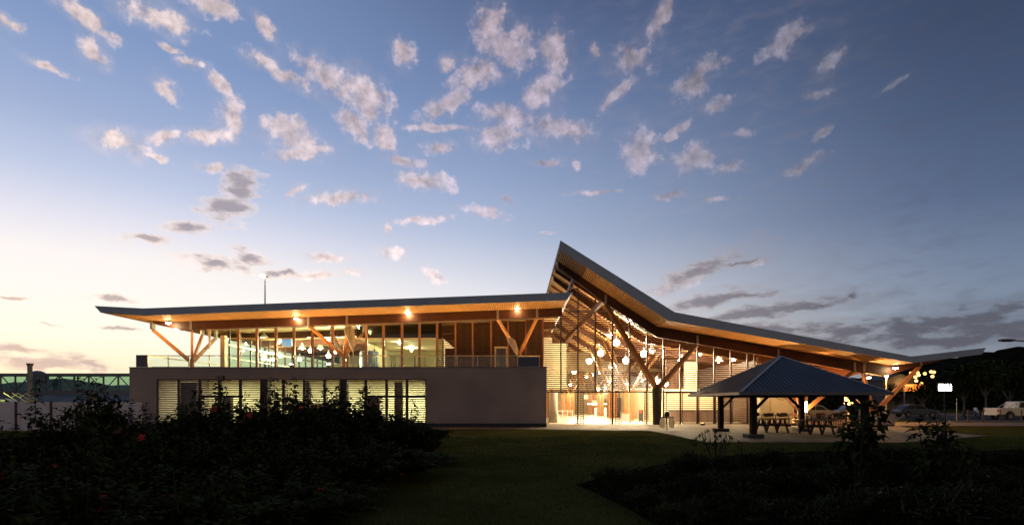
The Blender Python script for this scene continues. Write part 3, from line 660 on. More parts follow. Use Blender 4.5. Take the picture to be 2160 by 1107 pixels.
# soffit downlights
def downlight(px, py, Y, label, power=60, col=(1,.66,.28)):
    x, z = X(px,Y), Z(py,Y); t = thing('eave_lamp', label, 'eave lamp', (x,Y,z), group='lamps under the eaves')
    q = MB(); q.lathe((0,0,0),[(.02,.28),(.10,.24),(.17,.08),(.17,.03)],14); q.build('housing', 'black', t)
    q = MB(); q.ball((0,0,.0), .16, 12, 6, .5); q.build('lens', E['hot'], t, smooth=True)
    light('lens_light', 'POINT', (0,-.05,-.16), power, col, t, .1)
dl = [(355,681,37.9,'round eave lamp under the far left roof tip'),(373,694,41.2,'eave lamp second from the left, behind the front beam'),(625,672,38.1,'eave lamp left of the middle leaning strut'),(737,677,40.5,'eave lamp beside the feather banner, above the glazing'),(860,660,38.1,'eave lamp over the right part of the glazing'),(1091,650,38.1,'eave lamp above the right V strut of the terrace'),(1889,776,37.9,'eave lamp near the right valley of the low roof'),(1832,796,42.2,'eave lamp above the right end of the shelter roof')]
for a in dl: downlight(a[0], a[1], a[2], a[3], 40 if a[0] < 1500 else 30)
# terrace uplights that wash the soffit
up = [(340,'left corner of the terrace'),(470,'corner column'),(614,'first bright spot above the grey parapet'),(693,'second bright spot above the grey parapet'),(800,'pale lounge'),(905,'edge of the louvres'),(1000,'middle of the terrace louvres'),(1112,'blue grey panel')]
for k, (px, l) in enumerate(up):
    Y = 37.6; z = Z(772,Y)-.25; t = thing('terrace_floodlight', 'small floodlight standing on the terrace by the ' + l, 'floodlight', (X(px,Y),Y,BZ-.15-(0 if px in (614,693) else .36)), group='floodlights along the terrace parapet')
    q = MB(); q.box(-.03,.03,-.03,.03,0,.25); q.build('stand', 'black', t)
    q = MB(); q.lathe((0,0,.25),[(.03,0),(.13,.05),(.15,.16)],14); q.build('housing', 'black', t)
    q = MB(); q.ball((0,0,.40), .13, 12, 6, .6); q.build('lens', E['hot'] if px in (614,693) else E['warm'], t, smooth=True)
    light('lens_light', 'SPOT', (0,0,.50), 620, (1,.60,.22), t, .1, spot=150, rot=(R(180),0,0))
# made-up ground lights added to brighten the low roof soffit
for (x, y, l, p) in [(20.6,40.6,'added soffit light beside the left concrete column post',4800),(26.2,41.5,'added soffit light beside the right leaning strut',4200),(13.5,39.6,'added soffit light in front of the louvred hall screens',420)]:
    t = thing('added_soffit_light', l, 'floodlight', (x,y,.035), group='added soffit lights on the paving')
    q = MB(); q.lathe((0,0,0),[(.16,0),(.18,.1),(.12,.16)],14); q.build('housing', 'black', t); q = MB(); q.ball((0,0,.14),.1,10,6,.5); q.build('lens', E['orange'], t)
    light('lens_light', 'SPOT', (0,0,.3), p, ORG, t, .1, spot=150, rot=(R(180),0,0))

# feather banners
def banner(poly, edge, foot, Y, label, marks=()):
    x0 = X(foot[0],Y); t = thing('feather_banner', label, 'banner', (x0,Y,BZ-.15), group='feather banners on the terrace')
    L_ = lambda p: (X(p[0],Y)-x0, Z(p[1],Y)-BZ+.15)
    pl = [L_(p) for p in poly]; q = MB(); q.prism(pl, -.012, .012); f = q.build('flag', 'cloth', t)
    q = MB(); q.tube([(0,0,0)]+[(*[L_(p)[0]],-.02,L_(p)[1]) for p in edge], .02, 6); q.build('pole', 'white', t)
    for k, p in enumerate(marks):
        x, z = L_(p); g = MB(); g.box(x-.05,x+.05,-.02,-.014,z,z+.025)
        if k % 2: g.box(x-.05,x-.025,-.02,-.014,z+.025,z+.08)
        else: g.box(x+.025,x+.05,-.02,-.014,z+.025,z+.08)
        g.build('lettering', 'ink', f)
banner([(726,693),(731,688),(738,686.5),(744,690),(748,699),(749,714),(747,730),(745.5,743),(741,731),(735,716),(729,703)],[(745,743),(740,731),(734,716),(728,703),(725.5,693),(730,688),(738,686)],(745,775),37.9,'cream feather banner with dark lettering beside the double strut',[(737,692),(737.6,696.5),(738.2,701),(739,705.5),(740.5,710),(742,715)])
banner([(427,689),(431,685.5),(437,685),(442,690),(444.5,700),(444.5,718),(443,735),(440.5,736),(440,712),(437,697),(433,691)],[(442,736),(443,735),(444.8,718),(444.8,700),(442,690),(437,685),(430,685.5)],(442.5,775),38.4,'pale narrow hook shaped feather banner at the left end of the terrace')
banner([(1070,714.5),(1074,712.5),(1081,713),(1087,718),(1090.5,728),(1092,740),(1091.5,751),(1086,742),(1080,732),(1074,721)],[(1091.5,751),(1085,742),(1079,732),(1073,721),(1069.5,714.5),(1074,712)],(1092,775),37.6,'plain cream feather banner leaning above the blue grey panel')
t = thing('information_screen', 'blue and white information screen hanging in the glazed lounge', 'screen', (X(605,47),47,Z(738,47)))
q = MB(); q.box(-.42,.42,-.04,.04,.35,.95); q.build('screen_face', 'blue', t); q = MB(); q.box(-.46,.46,.045,.1,.3,1.0); q.tube([(0,.07,1),(0,.07,2.0)],.03,6); q.build('housing', 'white', t)

# ------------------------------------------------------------------ picnic shelter
SX0, SX1, SY0, SY1 = 10.25, 17.05, 24.9, 32.2
ez, apx, apy, apz = 2.16, 13.87, 28.6, Z(752,28.6)
S = thing('picnic_shelter', 'dark open picnic shelter with a pyramid roof of ribbed blue grey steel', 'shelter', (13.6,28.5,0))
def sb(b, name, m, **k): return b.build(name, m, S, world=True, **k)
rf = MB(); cor = [(SX0,SY0),(SX1,SY0),(SX1,SY1),(SX0,SY1)]
rf.add([(SX0,SY0,ez),(SX1,SY0,ez),(SX1,SY1,ez),(SX0,SY1,ez),(apx,apy,apz)], [(0,1,4),(1,2,4),(2,3,4),(3,0,4)])
rf.add([(SX0,SY0,ez-.03),(SX1,SY0,ez-.03),(SX1,SY1,ez-.03),(SX0,SY1,ez-.03),(apx,apy,apz-.12)], [(4,1,0),(4,2,1),(4,3,2),(4,0,3)])
sr = sb(rf, 'roof', 'shedroof')
def ribs(p0, p1, n):     # trapezoid ribs from eave up the slope, parallel to the slope direction
    q = MB(); p0, p1, ap = Vector(p0), Vector(p1), Vector((apx,apy,apz)); e = p1-p0
    t_ap = (ap-p0).dot(e)/e.length_squared; foot = p0+e*t_ap; up = ap-foot
    nrm = e.cross(up).normalized()
    if nrm.z < 0: nrm = -nrm
    for k in range(1, n):
        t = k/n; s = t/t_ap if t < t_ap else (1-t)/(1-t_ap)
        a = p0+e*t; c = a+up*s*.985; q.bar(a+nrm*.022, c+nrm*.022, .05, .045, up=nrm)
    q.build('roof_ribs', 'shedroof', sr, world=True)
for a, c in zip(cor, cor[1:]+cor[:1]): ribs((*a,ez),(*c,ez),34)
for a in cor:
    q = MB(); q.bar((a[0],a[1],ez+.03),(apx,apy,apz+.03),.14,.035); q.build('ridge_cap', 'cap', sr, world=True)
q = MB(); g = .06
q.box(SX0-.1,SX1+.1,SY0-.12,SY0-.005,ez-.13,ez+.01); q.box(SX0-.1,SX1+.1,SY1+.005,SY1+.12,ez-.13,ez+.01); sb(q, 'gutter', 'shedroof')
q = MB(); q.box(SX0-.12,SX0-.005,SY0,SY1,ez-.13,ez+.01); q.box(SX1+.005,SX1+.12,SY0,SY1,ez-.13,ez+.01); sb(q, 'gutter', 'cap')
posts = [(11.15,25.7),(16.4,25.7),(11.75,31.4),(16.4,31.4)]
for (x, y) in posts:
    q = MB(); q.box(x-.13,x+.13,y-.13,y+.13,.2,ez-.02); sb(q, 'post', 'dwood', bevel=.01)
    q = MB(); q.box(x-.36,x+.36,y-.36,y+.36,.0,.21); sb(q, 'post_base', 'dconc', bevel=.02)
    dx = 1 if x < 13 else -1
    q = MB(); q.bar((x+dx*.13,y,ez-.75),(x+dx*.75,y,ez-.12),.09,.12); sb(q, 'brace', 'dwood')
q = MB(); q.box(11.3,16.27,25.64,25.76,ez-.2,ez-.04); q.box(11.9,16.27,31.34,31.46,ez-.2,ez-.04); sb(q, 'lintel_beam', 'dwood')

# picnic tables: top, two benches, sled legs
def picnic(x, y, rz, label):
    t = thing('picnic_table', label, 'picnic table', (x,y,.037), rz, 'picnic tables at the shelter')
    q = MB()
    for k in range(4): q.box(-.85,.85,-.33+k*.17,-.33+k*.17+.155,.70,.745)
    q.build('table_top', 'lwood', t)
    for s in (-1, 1):
        q = MB(); q.box(-.95,.95,s*.72-.14,s*.72+.14,.42,.465); q.build('bench', 'dwood', t)
    for xx in (-.6, 0, .6):
        q = MB(); q.bar((xx,-.62,0),(xx,-.2,.69),.07,.11); q.bar((xx,.62,0),(xx,.2,.69),.07,.11); q.box(xx+.04,xx+.08,-.75,.75,.34,.41); q.build('leg', 'dwood', t)
    return t
picnic(X(1628,30.3),30.3,R(2),'picnic table with three leg frames just right of the near shelter post')
picnic(X(1722,28.6),28.6,R(-4),'picnic table in the middle under the shelter roof')
picnic(X(1826,29.5),29.5,R(3),'picnic table at the right end of the shelter behind the leafy plant')
# cafe tables and chairs beyond
def cafe_table(x, y, label):
    t = thing('cafe_table', label, 'table', (x,y,.037), group='cafe tables behind the shelter')
    q = MB(); q.lathe((0,0,0),[(.001,.745),(.4,.745),(.4,.715),(.001,.715)],18); q.build('table_top', 'dwood', t)
    q = MB(); q.tube([(0,0,.02),(0,0,.715)], .035, 8); q.lathe((0,0,0),[(.001,.03),(.24,.02),(.24,0)],12); q.build('pedestal', 'black', t)
def mkchair():
    t = thing('cafe_chair', 'dark cafe chair', 'chair', (0,0,0), group='dark cafe chairs behind the shelter')
    q = MB(); q.box(-.21,.21,-.21,.21,.43,.46); q.build('seat', 'dwood', t)
    q = MB(); q.box(-.21,.21,.19,.215,.6,.86); q.build('backrest', 'dwood', t)
    for sx in (-1,1):
        for sy in (-1,1):
            q = MB(); q.tube([(sx*.2,sy*.2,0),(sx*.185,sy*.19,.86 if sy > 0 else .43)], .013, 5); q.build('leg', 'black', t)
    return t
ch0 = mkchair(); first = True; n = 0
rows = [(1607,41.2),(1636,40.6),(1664,41.4),(1712,40.4),(1748,41.0),(1785,40.8)]
wh = ['leftmost, in front of the cream wall','second from left, below the oval sign','third from left, at the right edge of the cream wall','third from right, beside the orange struts','second from right, in front of the parked silver car','rightmost, before the yellow sign post']
for i, (px, Y) in enumerate(rows):
    x = X(px,Y); cafe_table(x,Y,'small round cafe table '+wh[i])
    for k, (dx, dy, rz) in enumerate([(-.62,0,R(90)),(.62,.1,R(-85)),(.0,.62,R(5)),(.05,-.62,R(183))]):
        lab = 'dark cafe chair on the ' + ['left','right','far','near'][k] + ' side of the ' + ['leftmost','second','third','fourth','fifth','rightmost'][i] + ' cafe table'
        if first: ch0.location = (x+dx,Y+dy,.037); ch0.rotation_euler = (0,0,rz); ch0['label'] = lab; first = False
        else: copy_tree(ch0,(x+dx,Y+dy,.037),rz,label=lab)
# kiosk with oval sign
K = thing('kiosk', 'cream kiosk wall with an oval emblem and a pale door behind the cafe tables', 'kiosk', (22.4,46.3,0.035))
q = MB(); q.box(-1.75,1.15,0,3.2,0,3.2); q.build('wall', 'cream', K)
q = MB(); q.box(-1.6,-.95,-.03,-.003,0,2.05); q.build('door', 'ceil', K)
q = MB(); n_ = 40
ov = [(.47*math.cos(2*math.pi*k/n_)+.08, .27*math.sin(2*math.pi*k/n_)+2.13) for k in range(n_)]
iv = [(.44*math.cos(2*math.pi*k/n_)+.08, .235*math.sin(2*math.pi*k/n_)+2.13) for k in range(n_)]
q.add([(a,-.02,c) for a,c in ov]+[(a,-.02,c) for a,c in iv], [(k,(k+1)%n_,n_+(k+1)%n_,n_+k) for k in range(n_)])
for k in range(7): q.box(-.24+k*.09,-.19+k*.09,-.021,-.012,2.09,2.14+.02*(k%2))
q.box(.05,.11,-.021,-.012,2.2,2.27)
q.build('oval_emblem', 'ink', K)
light('kiosk_light', 'POINT', (0,-2.0,2.9), 75, (1,.66,.26), K, .1)
t = thing('wall_lamp', 'small warm lamp tube standing beside the fourth cafe table', 'lamp', (X(1696,39.2),38.9,.0), group=None)
q = MB(); q.tube([(0,0,0),(0,0,1.0)], .03, 6); q.build('stand', 'black', t); q = MB(); q.tube([(0,0,1.0),(0,0,1.75)], .07, 8); q.build('lamp_tube', E['warm'], t); light('tube_light','POINT',(0,-.2,1.4),60,ORG,t,.1)
# sign post under the roof
t = thing('information_sign', 'yellowish board on a pale post under the low roof', 'sign', (X(1790,43),43,.035))
q = MB(); q.tube([(0,0,0),(0,0,2.3)], .09, 10); q.build('post', 'yel', t); q = MB(); q.box(-.42,.28,-.13,-.095,1.55,2.25); q.build('board', 'yel', t)

# bag stand on the paving
Y = GY(909); t = thing('bag_stand', 'dark litter stand on a post with two white bags hanging from its arms', 'litter stand', (X(1407,Y),Y,.035))
q = MB(); q.tube([(0,0,0),(0,0,1.0)], .025, 8); q.build('post', 'dwood', t)
q = MB(); q.lathe((0,0,.80),[(.001,0),(.13,.0),(.15,.12),(.13,.26),(.06,.32),(.001,.33)],14); q.build('lid', 'black', t, smooth=True)
q = MB(); q.bar((-.42,0,.78),(.42,0,.78),.05,.05); q.build('arm', 'black', t)
for s, w in ((-1,.42),(1,.40)):
    q = MB(); prof = []; 
    for i, (r_, z_) in enumerate([(.10,.76),(.15,.62),(.17,.45),(.15,.3),(.10,.2),(.03,.16)]): prof.append((r_,z_))
    q.lathe((s*.23,0,0),prof,14)
    q.v = [(v[0]+.03*math.sin(v[2]*17+v[1]*30)+s*(.76-v[2])*.12, v[1]*.6+.02*math.sin(v[0]*40), v[2]) for v in q.v]
    q.build('bag', 'bag', t, smooth=True)
# board on trestle and barriers inside the entrance
t = thing('queue_barrier', 'white post and rail queue barrier behind the left entrance door', 'barrier', (X(1188,47),47,.05))
for k in range(5): q = MB(); q.tube([(-.9+k*.42,0,0),(-.9+k*.42,0,.98)], .03, 8); q.build('post', 'white', t)
q = MB(); q.box(-.9,.8,-.02,.02,.88,.93); q.build('rail', 'white', t)
t = thing('luggage_trolley', 'metal trolley with an orange topped box inside the right entrance door', 'trolley', (X(1319,44.5),44.5,.05))
q = MB(); q.box(-.45,.45,-.25,.25,.16,.2); q.tube([(-.42,-.2,.2),(-.42,-.2,.95)],.018,6); q.tube([(.42,-.2,.2),(.42,-.2,.95)],.018,6); q.build('frame', 'steel', t); q = MB(); q.box(-.3,.3,-.2,.2,.2,.72); q.build('box', 'white', t); q = MB(); q.box(-.33,.33,-.22,.22,.72,.78); q.build('lid', 'strut', t)
for sx in (-1,1): q = MB(); q.tube([(sx*.35,-.26,.07),(sx*.35,-.2,.07)], .07, 10); q.build('wheel', 'rubber', t)
t = thing('notice_stand', 'dark notice stand with a red card beside the pale inner door', 'notice stand', (X(1352,46),46,.05))
q = MB(); q.box(-.18,.18,-.02,.02,.1,1.0); q.build('board', 'black', t); q = MB(); q.box(-.14,.02,-.035,-.022,.75,.95); q.build('card', 'redp', t); q = MB(); q.box(-.18,-.14,-.2,.2,0,.1); q.box(.14,.18,-.2,.2,0,.1); q.build('foot', 'black', t)

# ------------------------------------------------------------------ left side: fence, boarding bridge, mast
FY = 30.5; t = thing('boundary_fence', 'pale board fence with dark posts left of the grey block', 'fence', (X(120,FY),FY,0))
xs = [X(p,FY) for p in (-110,-38,34,108,172,236)]
xs.append(X(300,FY))
for a, c in zip(xs, xs[1:]): q = MB(); q.box(a+.06,c-.06,FY,FY+.06,.12,Z(847.5,FY)); q.build('panel', 'fencep', t, world=True)
for a in xs[:-1]: q = MB(); q.box(a-.055,a+.055,FY-.04,FY+.1,0,Z(846,FY)); q.build('post', 'dmull', t, world=True)
JY = 75.0; x0, x1 = X(-420,JY), X(470,JY); zt, zb = Z(787,JY), Z(832,JY)
J = thing('boarding_bridge', 'long glazed passenger boarding bridge with dark truss frames', 'boarding bridge', (X(100,JY),JY,0))
def jb(b, name, m, **k): return b.build(name, m, J, world=True, **k)
q = MB(); q.box(x0,x1,JY-.1,JY+2.6,zt-.32,zt); jb(q,'roof','grey')
q = MB(); q.box(x0,x1,JY-.1,JY+2.6,zb,zb+.55); jb(q,'floor_girder','grey')
q = MB(); q.box(x0,x1,JY,JY+.03,zb+.55,zt-.32); jb(q,'front_glazing','gglass')
q = MB(); q.box(x0,x1,JY+2.5,JY+2.53,zb+.55,zt-.32); jb(q,'rear_glazing','gglass')
xx = X(2,JY); k = 0; step = (X(33,JY)-X(2,JY))
while xx > x0+step: xx -= step
while xx < x1-.1:
    q = MB(); q.box(xx-.11,xx+.11,JY-.09,JY-.001,zb+.55,zt-.32); jb(q,'frame_post','grey')
    q = MB()
    if k % 2: q.bar((xx+.1,JY-.04,zt-.34),(xx+step-.1,JY-.04,zb+.57),.07,.12)
    else: q.bar((xx+.1,JY-.04,zb+.57),(xx+step-.1,JY-.04,zt-.34),.07,.12)
    jb(q,'brace','grey'); xx += step; k += 1
q = MB(); q.ball((X(62,JY),JY+1.3,zt-.6),1.25,20,10,.85); jb(q,'rotunda_dome','grey',smooth=True)
q = MB(); q.tube([(X(64,73),73,0),(X(63,73),73,Z(773,73))],[.34,.27],14); q.tube([(X(63,73),73,Z(773,73)),(X(63,73),73,Z(766,73))],[.27,.42],14); jb(q,'support_column','conc')
for p in (-200,180,400): q = MB(); q.box(X(p,JY)-.3,X(p,JY)+.3,JY+.8,JY+1.8,0,zb); jb(q,'support_column','conc')
t = thing('boarding_stairs', 'pale handrails of mobile boarding stairs below the boarding bridge', 'boarding stairs', (X(35,60),60,0))
for dy in (0, 1.0):
    q = MB()
    a = [(X(8,60),60+dy,Z(828,60)),(X(40,60),60+dy,Z(848,60))]; c = [(X(38,60),60+dy,Z(829,60)),(X(62,60),60+dy,Z(843,60))]
    q.bar(*a,.06,.06); q.bar(*c,.06,.06); q.bar(a[1],c[1],.06,.06); q.bar(((a[0][0]+a[1][0])/2,60+dy,(a[0][2]+a[1][2])/2),c[0],.06,.06); q.build('handrail','yel',t,world=True)
q = MB(); q.add([(X(10,60),60,Z(840,60)),(X(40,60),60,Z(858,60)),(X(40,60),61,Z(858,60)),(X(10,60),61,Z(840,60))],[(0,1,2,3)]); q.box(X(0,60),X(10,60),60,61,0,2.0); q.build('steps','steel',t,world=True)
light('stair_light','POINT',(-1.5,-.5,2.4),60,(.8,1,.3),t,.1)
MYY = 120.0; t = thing('floodlight_mast', 'tall slim apron mast with a bright warm floodlight behind the roof', 'light mast', (X(559,MYY),MYY,0))
zt = Z(583,MYY); q = MB(); q.tube([(0,0,0),(0,0,zt)],[.32,.10],10); q.build('pole','steel',t); q = MB(); q.box(-1.0,.5,-.3,.3,zt-.1,zt+.15); q.build('lamp_frame','steel',t)
q = MB(); q.ball((-.45,-.4,zt+.1),.55,12,8,.6); q.build('flood_lamp',E['mast'],t)

# ------------------------------------------------------------------ right side
def wheel(parent, x, y, z, r=.33, w=.22):
    q = MB(); q.tube([(x,y-w/2,z),(x,y+w/2,z)], r, 22); ty = q.build('wheel','rubber',parent)
    q = MB(); q.tube([(x,y-w/2-.012,z),(x,y+w/2+.012,z)], r*.3, 12)
    for k in range(6):
        a = k*math.pi/3; q.bar((x,y-w/2-.006,z),(x+math.cos(a)*r*.62,y-w/2-.006,z+math.sin(a)*r*.62),.012,.07)
    q.lathe((0,0,0),[(0.001,0)],3); q.build('rim','alloy',ty)
def pickup(x, y, label):
    t = thing('pickup_truck', label, 'pickup truck', (x,y,.01))
    W = .88
    body = [(-2.5,.55),(-2.5,1.12),(-2.44,1.16),(-.72,1.16),(-.55,1.16),(.95,1.14),(2.2,1.05),(2.55,.9),(2.6,.5),(2.0,.42),(1.95,.62),(1.78,.78),(1.55,.84),(1.3,.78),(1.14,.62),(1.08,.42),(-.95,.42),(-1.02,.62),(-1.18,.80),(-1.42,.86),(-1.66,.80),(-1.82,.62),(-1.88,.5)]
    q = MB(); q.prism(body,-W,W); q.build('body','lamplit',t,bevel=.03)
    cab = [(-.66,1.15),(-.48,1.72),(-.3,1.78),(.55,1.78),(.75,1.72),(1.2,1.15)]
    q = MB(); q.prism(cab,-W+.1,W-.1); cb = q.build('cab','lamplit',t,bevel=.04)
    for s in (-1,1):
        for wn in ([(-.50,1.2),(-.36,1.66),(.02,1.68),(.02,1.2)],[(.1,1.2),(.1,1.68),(.52,1.68),(.9,1.2)]):
            q = MB(); q.prism(wn, s*(W-.1)-.006, s*(W-.1)+.006); q.build('side_window','bglass',cb)
        q = MB(); q.tube([(-.72,s*.6,1.16),(-.62,s*.6,1.55),(-.35,s*.6,1.68)],.035,8); q.tube([(-1.35,s*.6,1.17),(-.62,s*.6,1.62)],.03,8); q.build('roll_bar','alloy',t)
        for wx in (-1.42,1.55): wheel(t,wx,s*.80,.36,.36)
        q = MB(); q.box(-2.52,-2.49,s*.78-.07,s*.78+.07,.75,1.05); q.build('tail_light','redp',t)
        q = MB(); q.box(2.45,2.56,s*.68-.14,s*.68+.14,.78,.92); q.build('headlight','white',t)
        q = MB(); q.box(-.1,.02,s*.885-.012,s*.885+.012,1.0,1.03); q.build('door_handle','alloy',t)
    q = MB(); q.box(-2.66,-2.5,-.8,.8,.48,.6); q.box(2.55,2.68,-.85,.85,.42,.62); q.build('bumper','alloy',t)
    return t
pickup(X(2102,52.0)+2.5, 52.6, 'pale lamplit pickup truck with roll bar cut by the right edge of the picture')
def car(x, y, rz, label, m):
    t = thing('parked_car', label, 'car', (x,y,.01), rz, 'cars parked beyond the low roof')
    W = .82
    body = [(-2.1,.4),(-2.13,.75),(-2.0,.92),(-.9,.96),(1.0,.93),(1.9,.78),(2.1,.6),(2.1,.35),(1.7,.3),(1.62,.5),(1.35,.66),(1.08,.5),(1.0,.3),(-.98,.3),(-1.06,.5),(-1.33,.66),(-1.6,.5),(-1.68,.35)]
    q = MB(); q.prism(body,-W,W); q.build('body',m,t,bevel=.05)
    q = MB(); q.prism([(-1.75,.92),(-1.3,1.36),(-.9,1.43),(.05,1.43),(.4,1.34),(1.05,.92)],-W+.12,W-.12); c_ = q.build('cabin',m,t,bevel=.06)
    for s in (-1,1):
        for wn in ([(-1.5,.97),(-1.2,1.3),(-.5,1.35),(-.5,.97)],[(-.42,.97),(-.42,1.35),(.0,1.35),(.3,1.28),(.8,.97)]):
            q = MB(); q.prism(wn, s*(W-.12)-.006, s*(W-.12)+.006); q.build('side_window','bglass',c_)
        for wx in (-1.33,1.35): wheel(t,wx,s*.74,.31,.31,.2)
        q = MB(); q.box(2.02,2.11,s*.6-.16,s*.6+.16,.6,.72); q.build('headlight','white',t)
        q = MB(); q.box(-2.14,-2.05,s*.65-.12,s*.65+.12,.68,.82); q.build('tail_light','redp',t)
    q = MB(); q.add([(-1.74,-.62,.97),(-1.74,.62,.97),(-1.33,.58,1.34),(-1.33,-.58,1.34)],[(0,1,2,3)]); q.v=[(v[0]-.03,v[1],v[2]+.02) for v in q.v]; q.build('rear_window','bglass',c_)
    return t
car(X(1718,53),53,R(12),'silver hatchback parked beyond the cafe tables, left of the sign post','silver')
car(X(1812,55),55,R(-5),'silver wagon parked right of the yellowish sign board','silver')
car(X(1930,62),62,R(0),'dark car parked across the road behind the lamp post','dcar')
# motorcycle
t = thing('motorcycle', 'parked motorcycle with pale fairing beyond the road', 'motorcycle', (X(2050,60),60,.01))
for wx in (-.65,.68):
    q = MB(); 
    for k in range(20):
        a, c_ = 2*math.pi*k/20, 2*math.pi*(k+1)/20; q.tube([(wx+.27*math.cos(a),0,.3+.27*math.sin(a)),(wx+.27*math.cos(c_),0,.3+.27*math.sin(c_))],.05,6,False)
    q.build('wheel','rubber',t)
q = MB(); q.prism([(-.75,.7),(-.3,.66),(0,.78),(.3,.8),(.3,.6),(.1,.35),(-.3,.35)],-.13,.13); q.build('body','dcar',t,bevel=.03)
q = MB(); q.prism([(.3,.62),(.72,.5),(.7,.66),(.42,1.12),(.32,1.1)],-.14,.14); q.build('fairing','white',t,bevel=.03)
q = MB(); q.box(-.8,-.1,-.12,.12,.76,.84); q.build('seat','black',t,bevel=.03)
q = MB(); q.tube([(.36,-.32,1.02),(.4,0,1.05),(.36,.32,1.02)],.02,6); q.tube([(.66,0,.3),(.38,0,1.0)],.03,6); q.build('handlebar','alloy',t)
# bollards / low rail along the road
prot = thing('bollard','slim dark bollard','bollard',(0,0,0),group='bollards along the far path')
q = MB(); q.tube([(0,0,0),(0,0,.95)],.05,8); q.build('shaft','dmull',prot); q = MB(); q.ball((0,0,.97),.06,8,6); q.build('cap','dmull',prot)
lb = ['slim dark bollard, leftmost by the far path','slim dark bollard second from left by the far path','slim dark bollard beside the tail of the pickup truck','slim dark bollard in front of the pickup truck wheel']
for k, p in enumerate((2042,2074,2110,2155)):
    loc = (X(p,45.8),45.8,.03)
    if k == 0: prot.location = loc; prot['label'] = lb[0]
    else: copy_tree(prot, loc, label=lb[k])
# lamp posts
def lamp_post(px, py, Y, label, power, col, e='orange', arm=0):
    t = thing('street_lamp', label, 'street lamp', (X(px,Y),Y,0), group='street lamps right of the terminal'); z = Z(py,Y)
    q = MB(); rr_ = 1.0 if (e or arm) else .45; q.tube([(0,0,0),(0,0,z+.1)],[.09*rr_,.05*rr_],8)
    if arm: q.tube([(0,0,z),(arm*.4,0,z+.25),(arm,0,z+.3)],[.05,.045,.035],6)
    q.build('pole','steel',t)
    if e:
        q = MB(); q.ball((arm,0,z+.15 if not arm else z+.22),.2,12,8); q.build('lamp_globe',E[e],t)
        if power: light('globe_light','POINT',(arm,-.3,z),power,col,t,.15)
    elif arm:
        q = MB(); q.ball((arm-.3 if arm < 0 else arm+.3,0,z+.3),.5,12,6,.18); q.v=[(v[0],v[1]*.45,v[2]) for v in q.v]; q.build('lamp_head','grey',t)
lamp_post(1869,794,47,'street lamp with bright orange globe beside the low roof',1000,ORG)
lamp_post(2018,842,48,'slim unlit post at the road beside the white lit sign',0,ORG,e=None)
lamp_post(2185,729,30,'dark unlit cobra head street lamp at the right edge',0,ORG,e=None,arm=-1.3)
# lit white sign
Y=80; t = thing('lit_sign', 'glowing white rectangular sign on a dark pole below the hill', 'sign', (X(1992,Y),Y,0))
q = MB(); q.box(-1.0,1.0,-.12,.1,Z(824,Y),Z(809,Y)); q.build('housing','grey',t,bevel=.02); q = MB(); q.box(-.96,.96,-.15,-.122,Z(823.4,Y),Z(809.6,Y)); q.build('sign_face',E['signw'],t); q = MB(); q.box(-.05,.05,-.05,.05,0,Z(824,Y)); q.build('pole','black',t)
# orange lit balcony house
Y=88; O = thing('roadside_house', 'dark two storey house with an orange lit balcony under the roof tip', 'house', (X(1925,Y),Y+1,0))
q = MB(); q.box(X(1890,Y),X(1958,Y),Y+3,Y+9,0,Z(800,Y)); q.build('wall','dconc',O,world=True)
q = MB(); q.prism([(X(1886,Y),Z(800,Y)),(X(1962,Y),Z(800,Y)),(X(1924,Y),Z(786,Y))],Y+2.6,Y+9.4); q.build('roof','dconc',O,world=True)
q = MB(); q.box(X(1906,Y),X(1952,Y),Y,Y+3,Z(825,Y),Z(823,Y)); q.box(X(1906,Y),X(1952,Y),Y,Y+.1,Z(823,Y),Z(810,Y)); q.build('balcony','strut',O,world=True)
for p in (1908,1950): q = MB(); q.box(X(p,Y)-.1,X(p,Y)+.1,Y,Y+.2,0,Z(825,Y)); q.build('balcony_post','dconc',O,world=True)
light('balcony_light','POINT',(0,-2.5,Z(812,Y)),420,ORG,O,.2); light('balcony_inner_light','POINT',(0,1,Z(808,Y)),260,ORG,O,.2)
lamps = [(1916,787),(1930,786),(1932,791),(1925,795),(1945,788),(1958,784),(1961,794),(1927,803),(1964,785),(1938,809)]
g0 = thing('festoon_lamp','x','festoon lamp',(0,0,0),group='festoon lamps over the orange balcony')
q = MB(); q.ball((0,0,0),.24,10,8); q.build('globe',E['orange'],g0); q = MB(); q.tube([(0,0,.2),(0,0,.45)],.05,6); q.build('socket','black',g0)
gl_ = ['leftmost above the orange balcony','left of centre above the orange balcony','just below the left of centre one','lower left above the balcony','centre, above the orange balcony','upper right pair, left one','right edge, lower one','lowest left, touching the balcony','upper right pair, right one','on the balcony rail']
for k, (px, py) in enumerate(lamps):
    loc = (X(px,Y),Y-.6,Z(py,Y)); lab = 'orange festoon lamp, '+gl_[k]
    if k == 0: g0.location = loc; g0['label'] = lab
    else: copy_tree(g0, loc, label=lab)
Y=110; O = thing('distant_house', 'pale low house with grey hipped roof behind the leaning strut', 'house', (X(1893,Y),Y,0))
q = MB(); q.box(-2.4,2.4,0,5,0,Z(800,Y)); q.build('wall','white',O); q = MB(); zz=Z(800,Y); q.add([(-2.8,-.4,zz),(2.8,-.4,zz),(2.8,5.4,zz),(-2.8,5.4,zz),(-1.2,2.5,zz+1.0),(1.2,2.5,zz+1.0)],[(0,1,5,4),(1,2,5),(2,3,4,5),(3,0,4),(3,2,1,0)]); q.build('roof','grey',O)
for xx in (-1.5,0,1.5): q = MB(); q.box(xx-.35,xx+.35,-.03,-.003,zz-1.6,zz-.6); w_ = q.build('window','bglass',O)

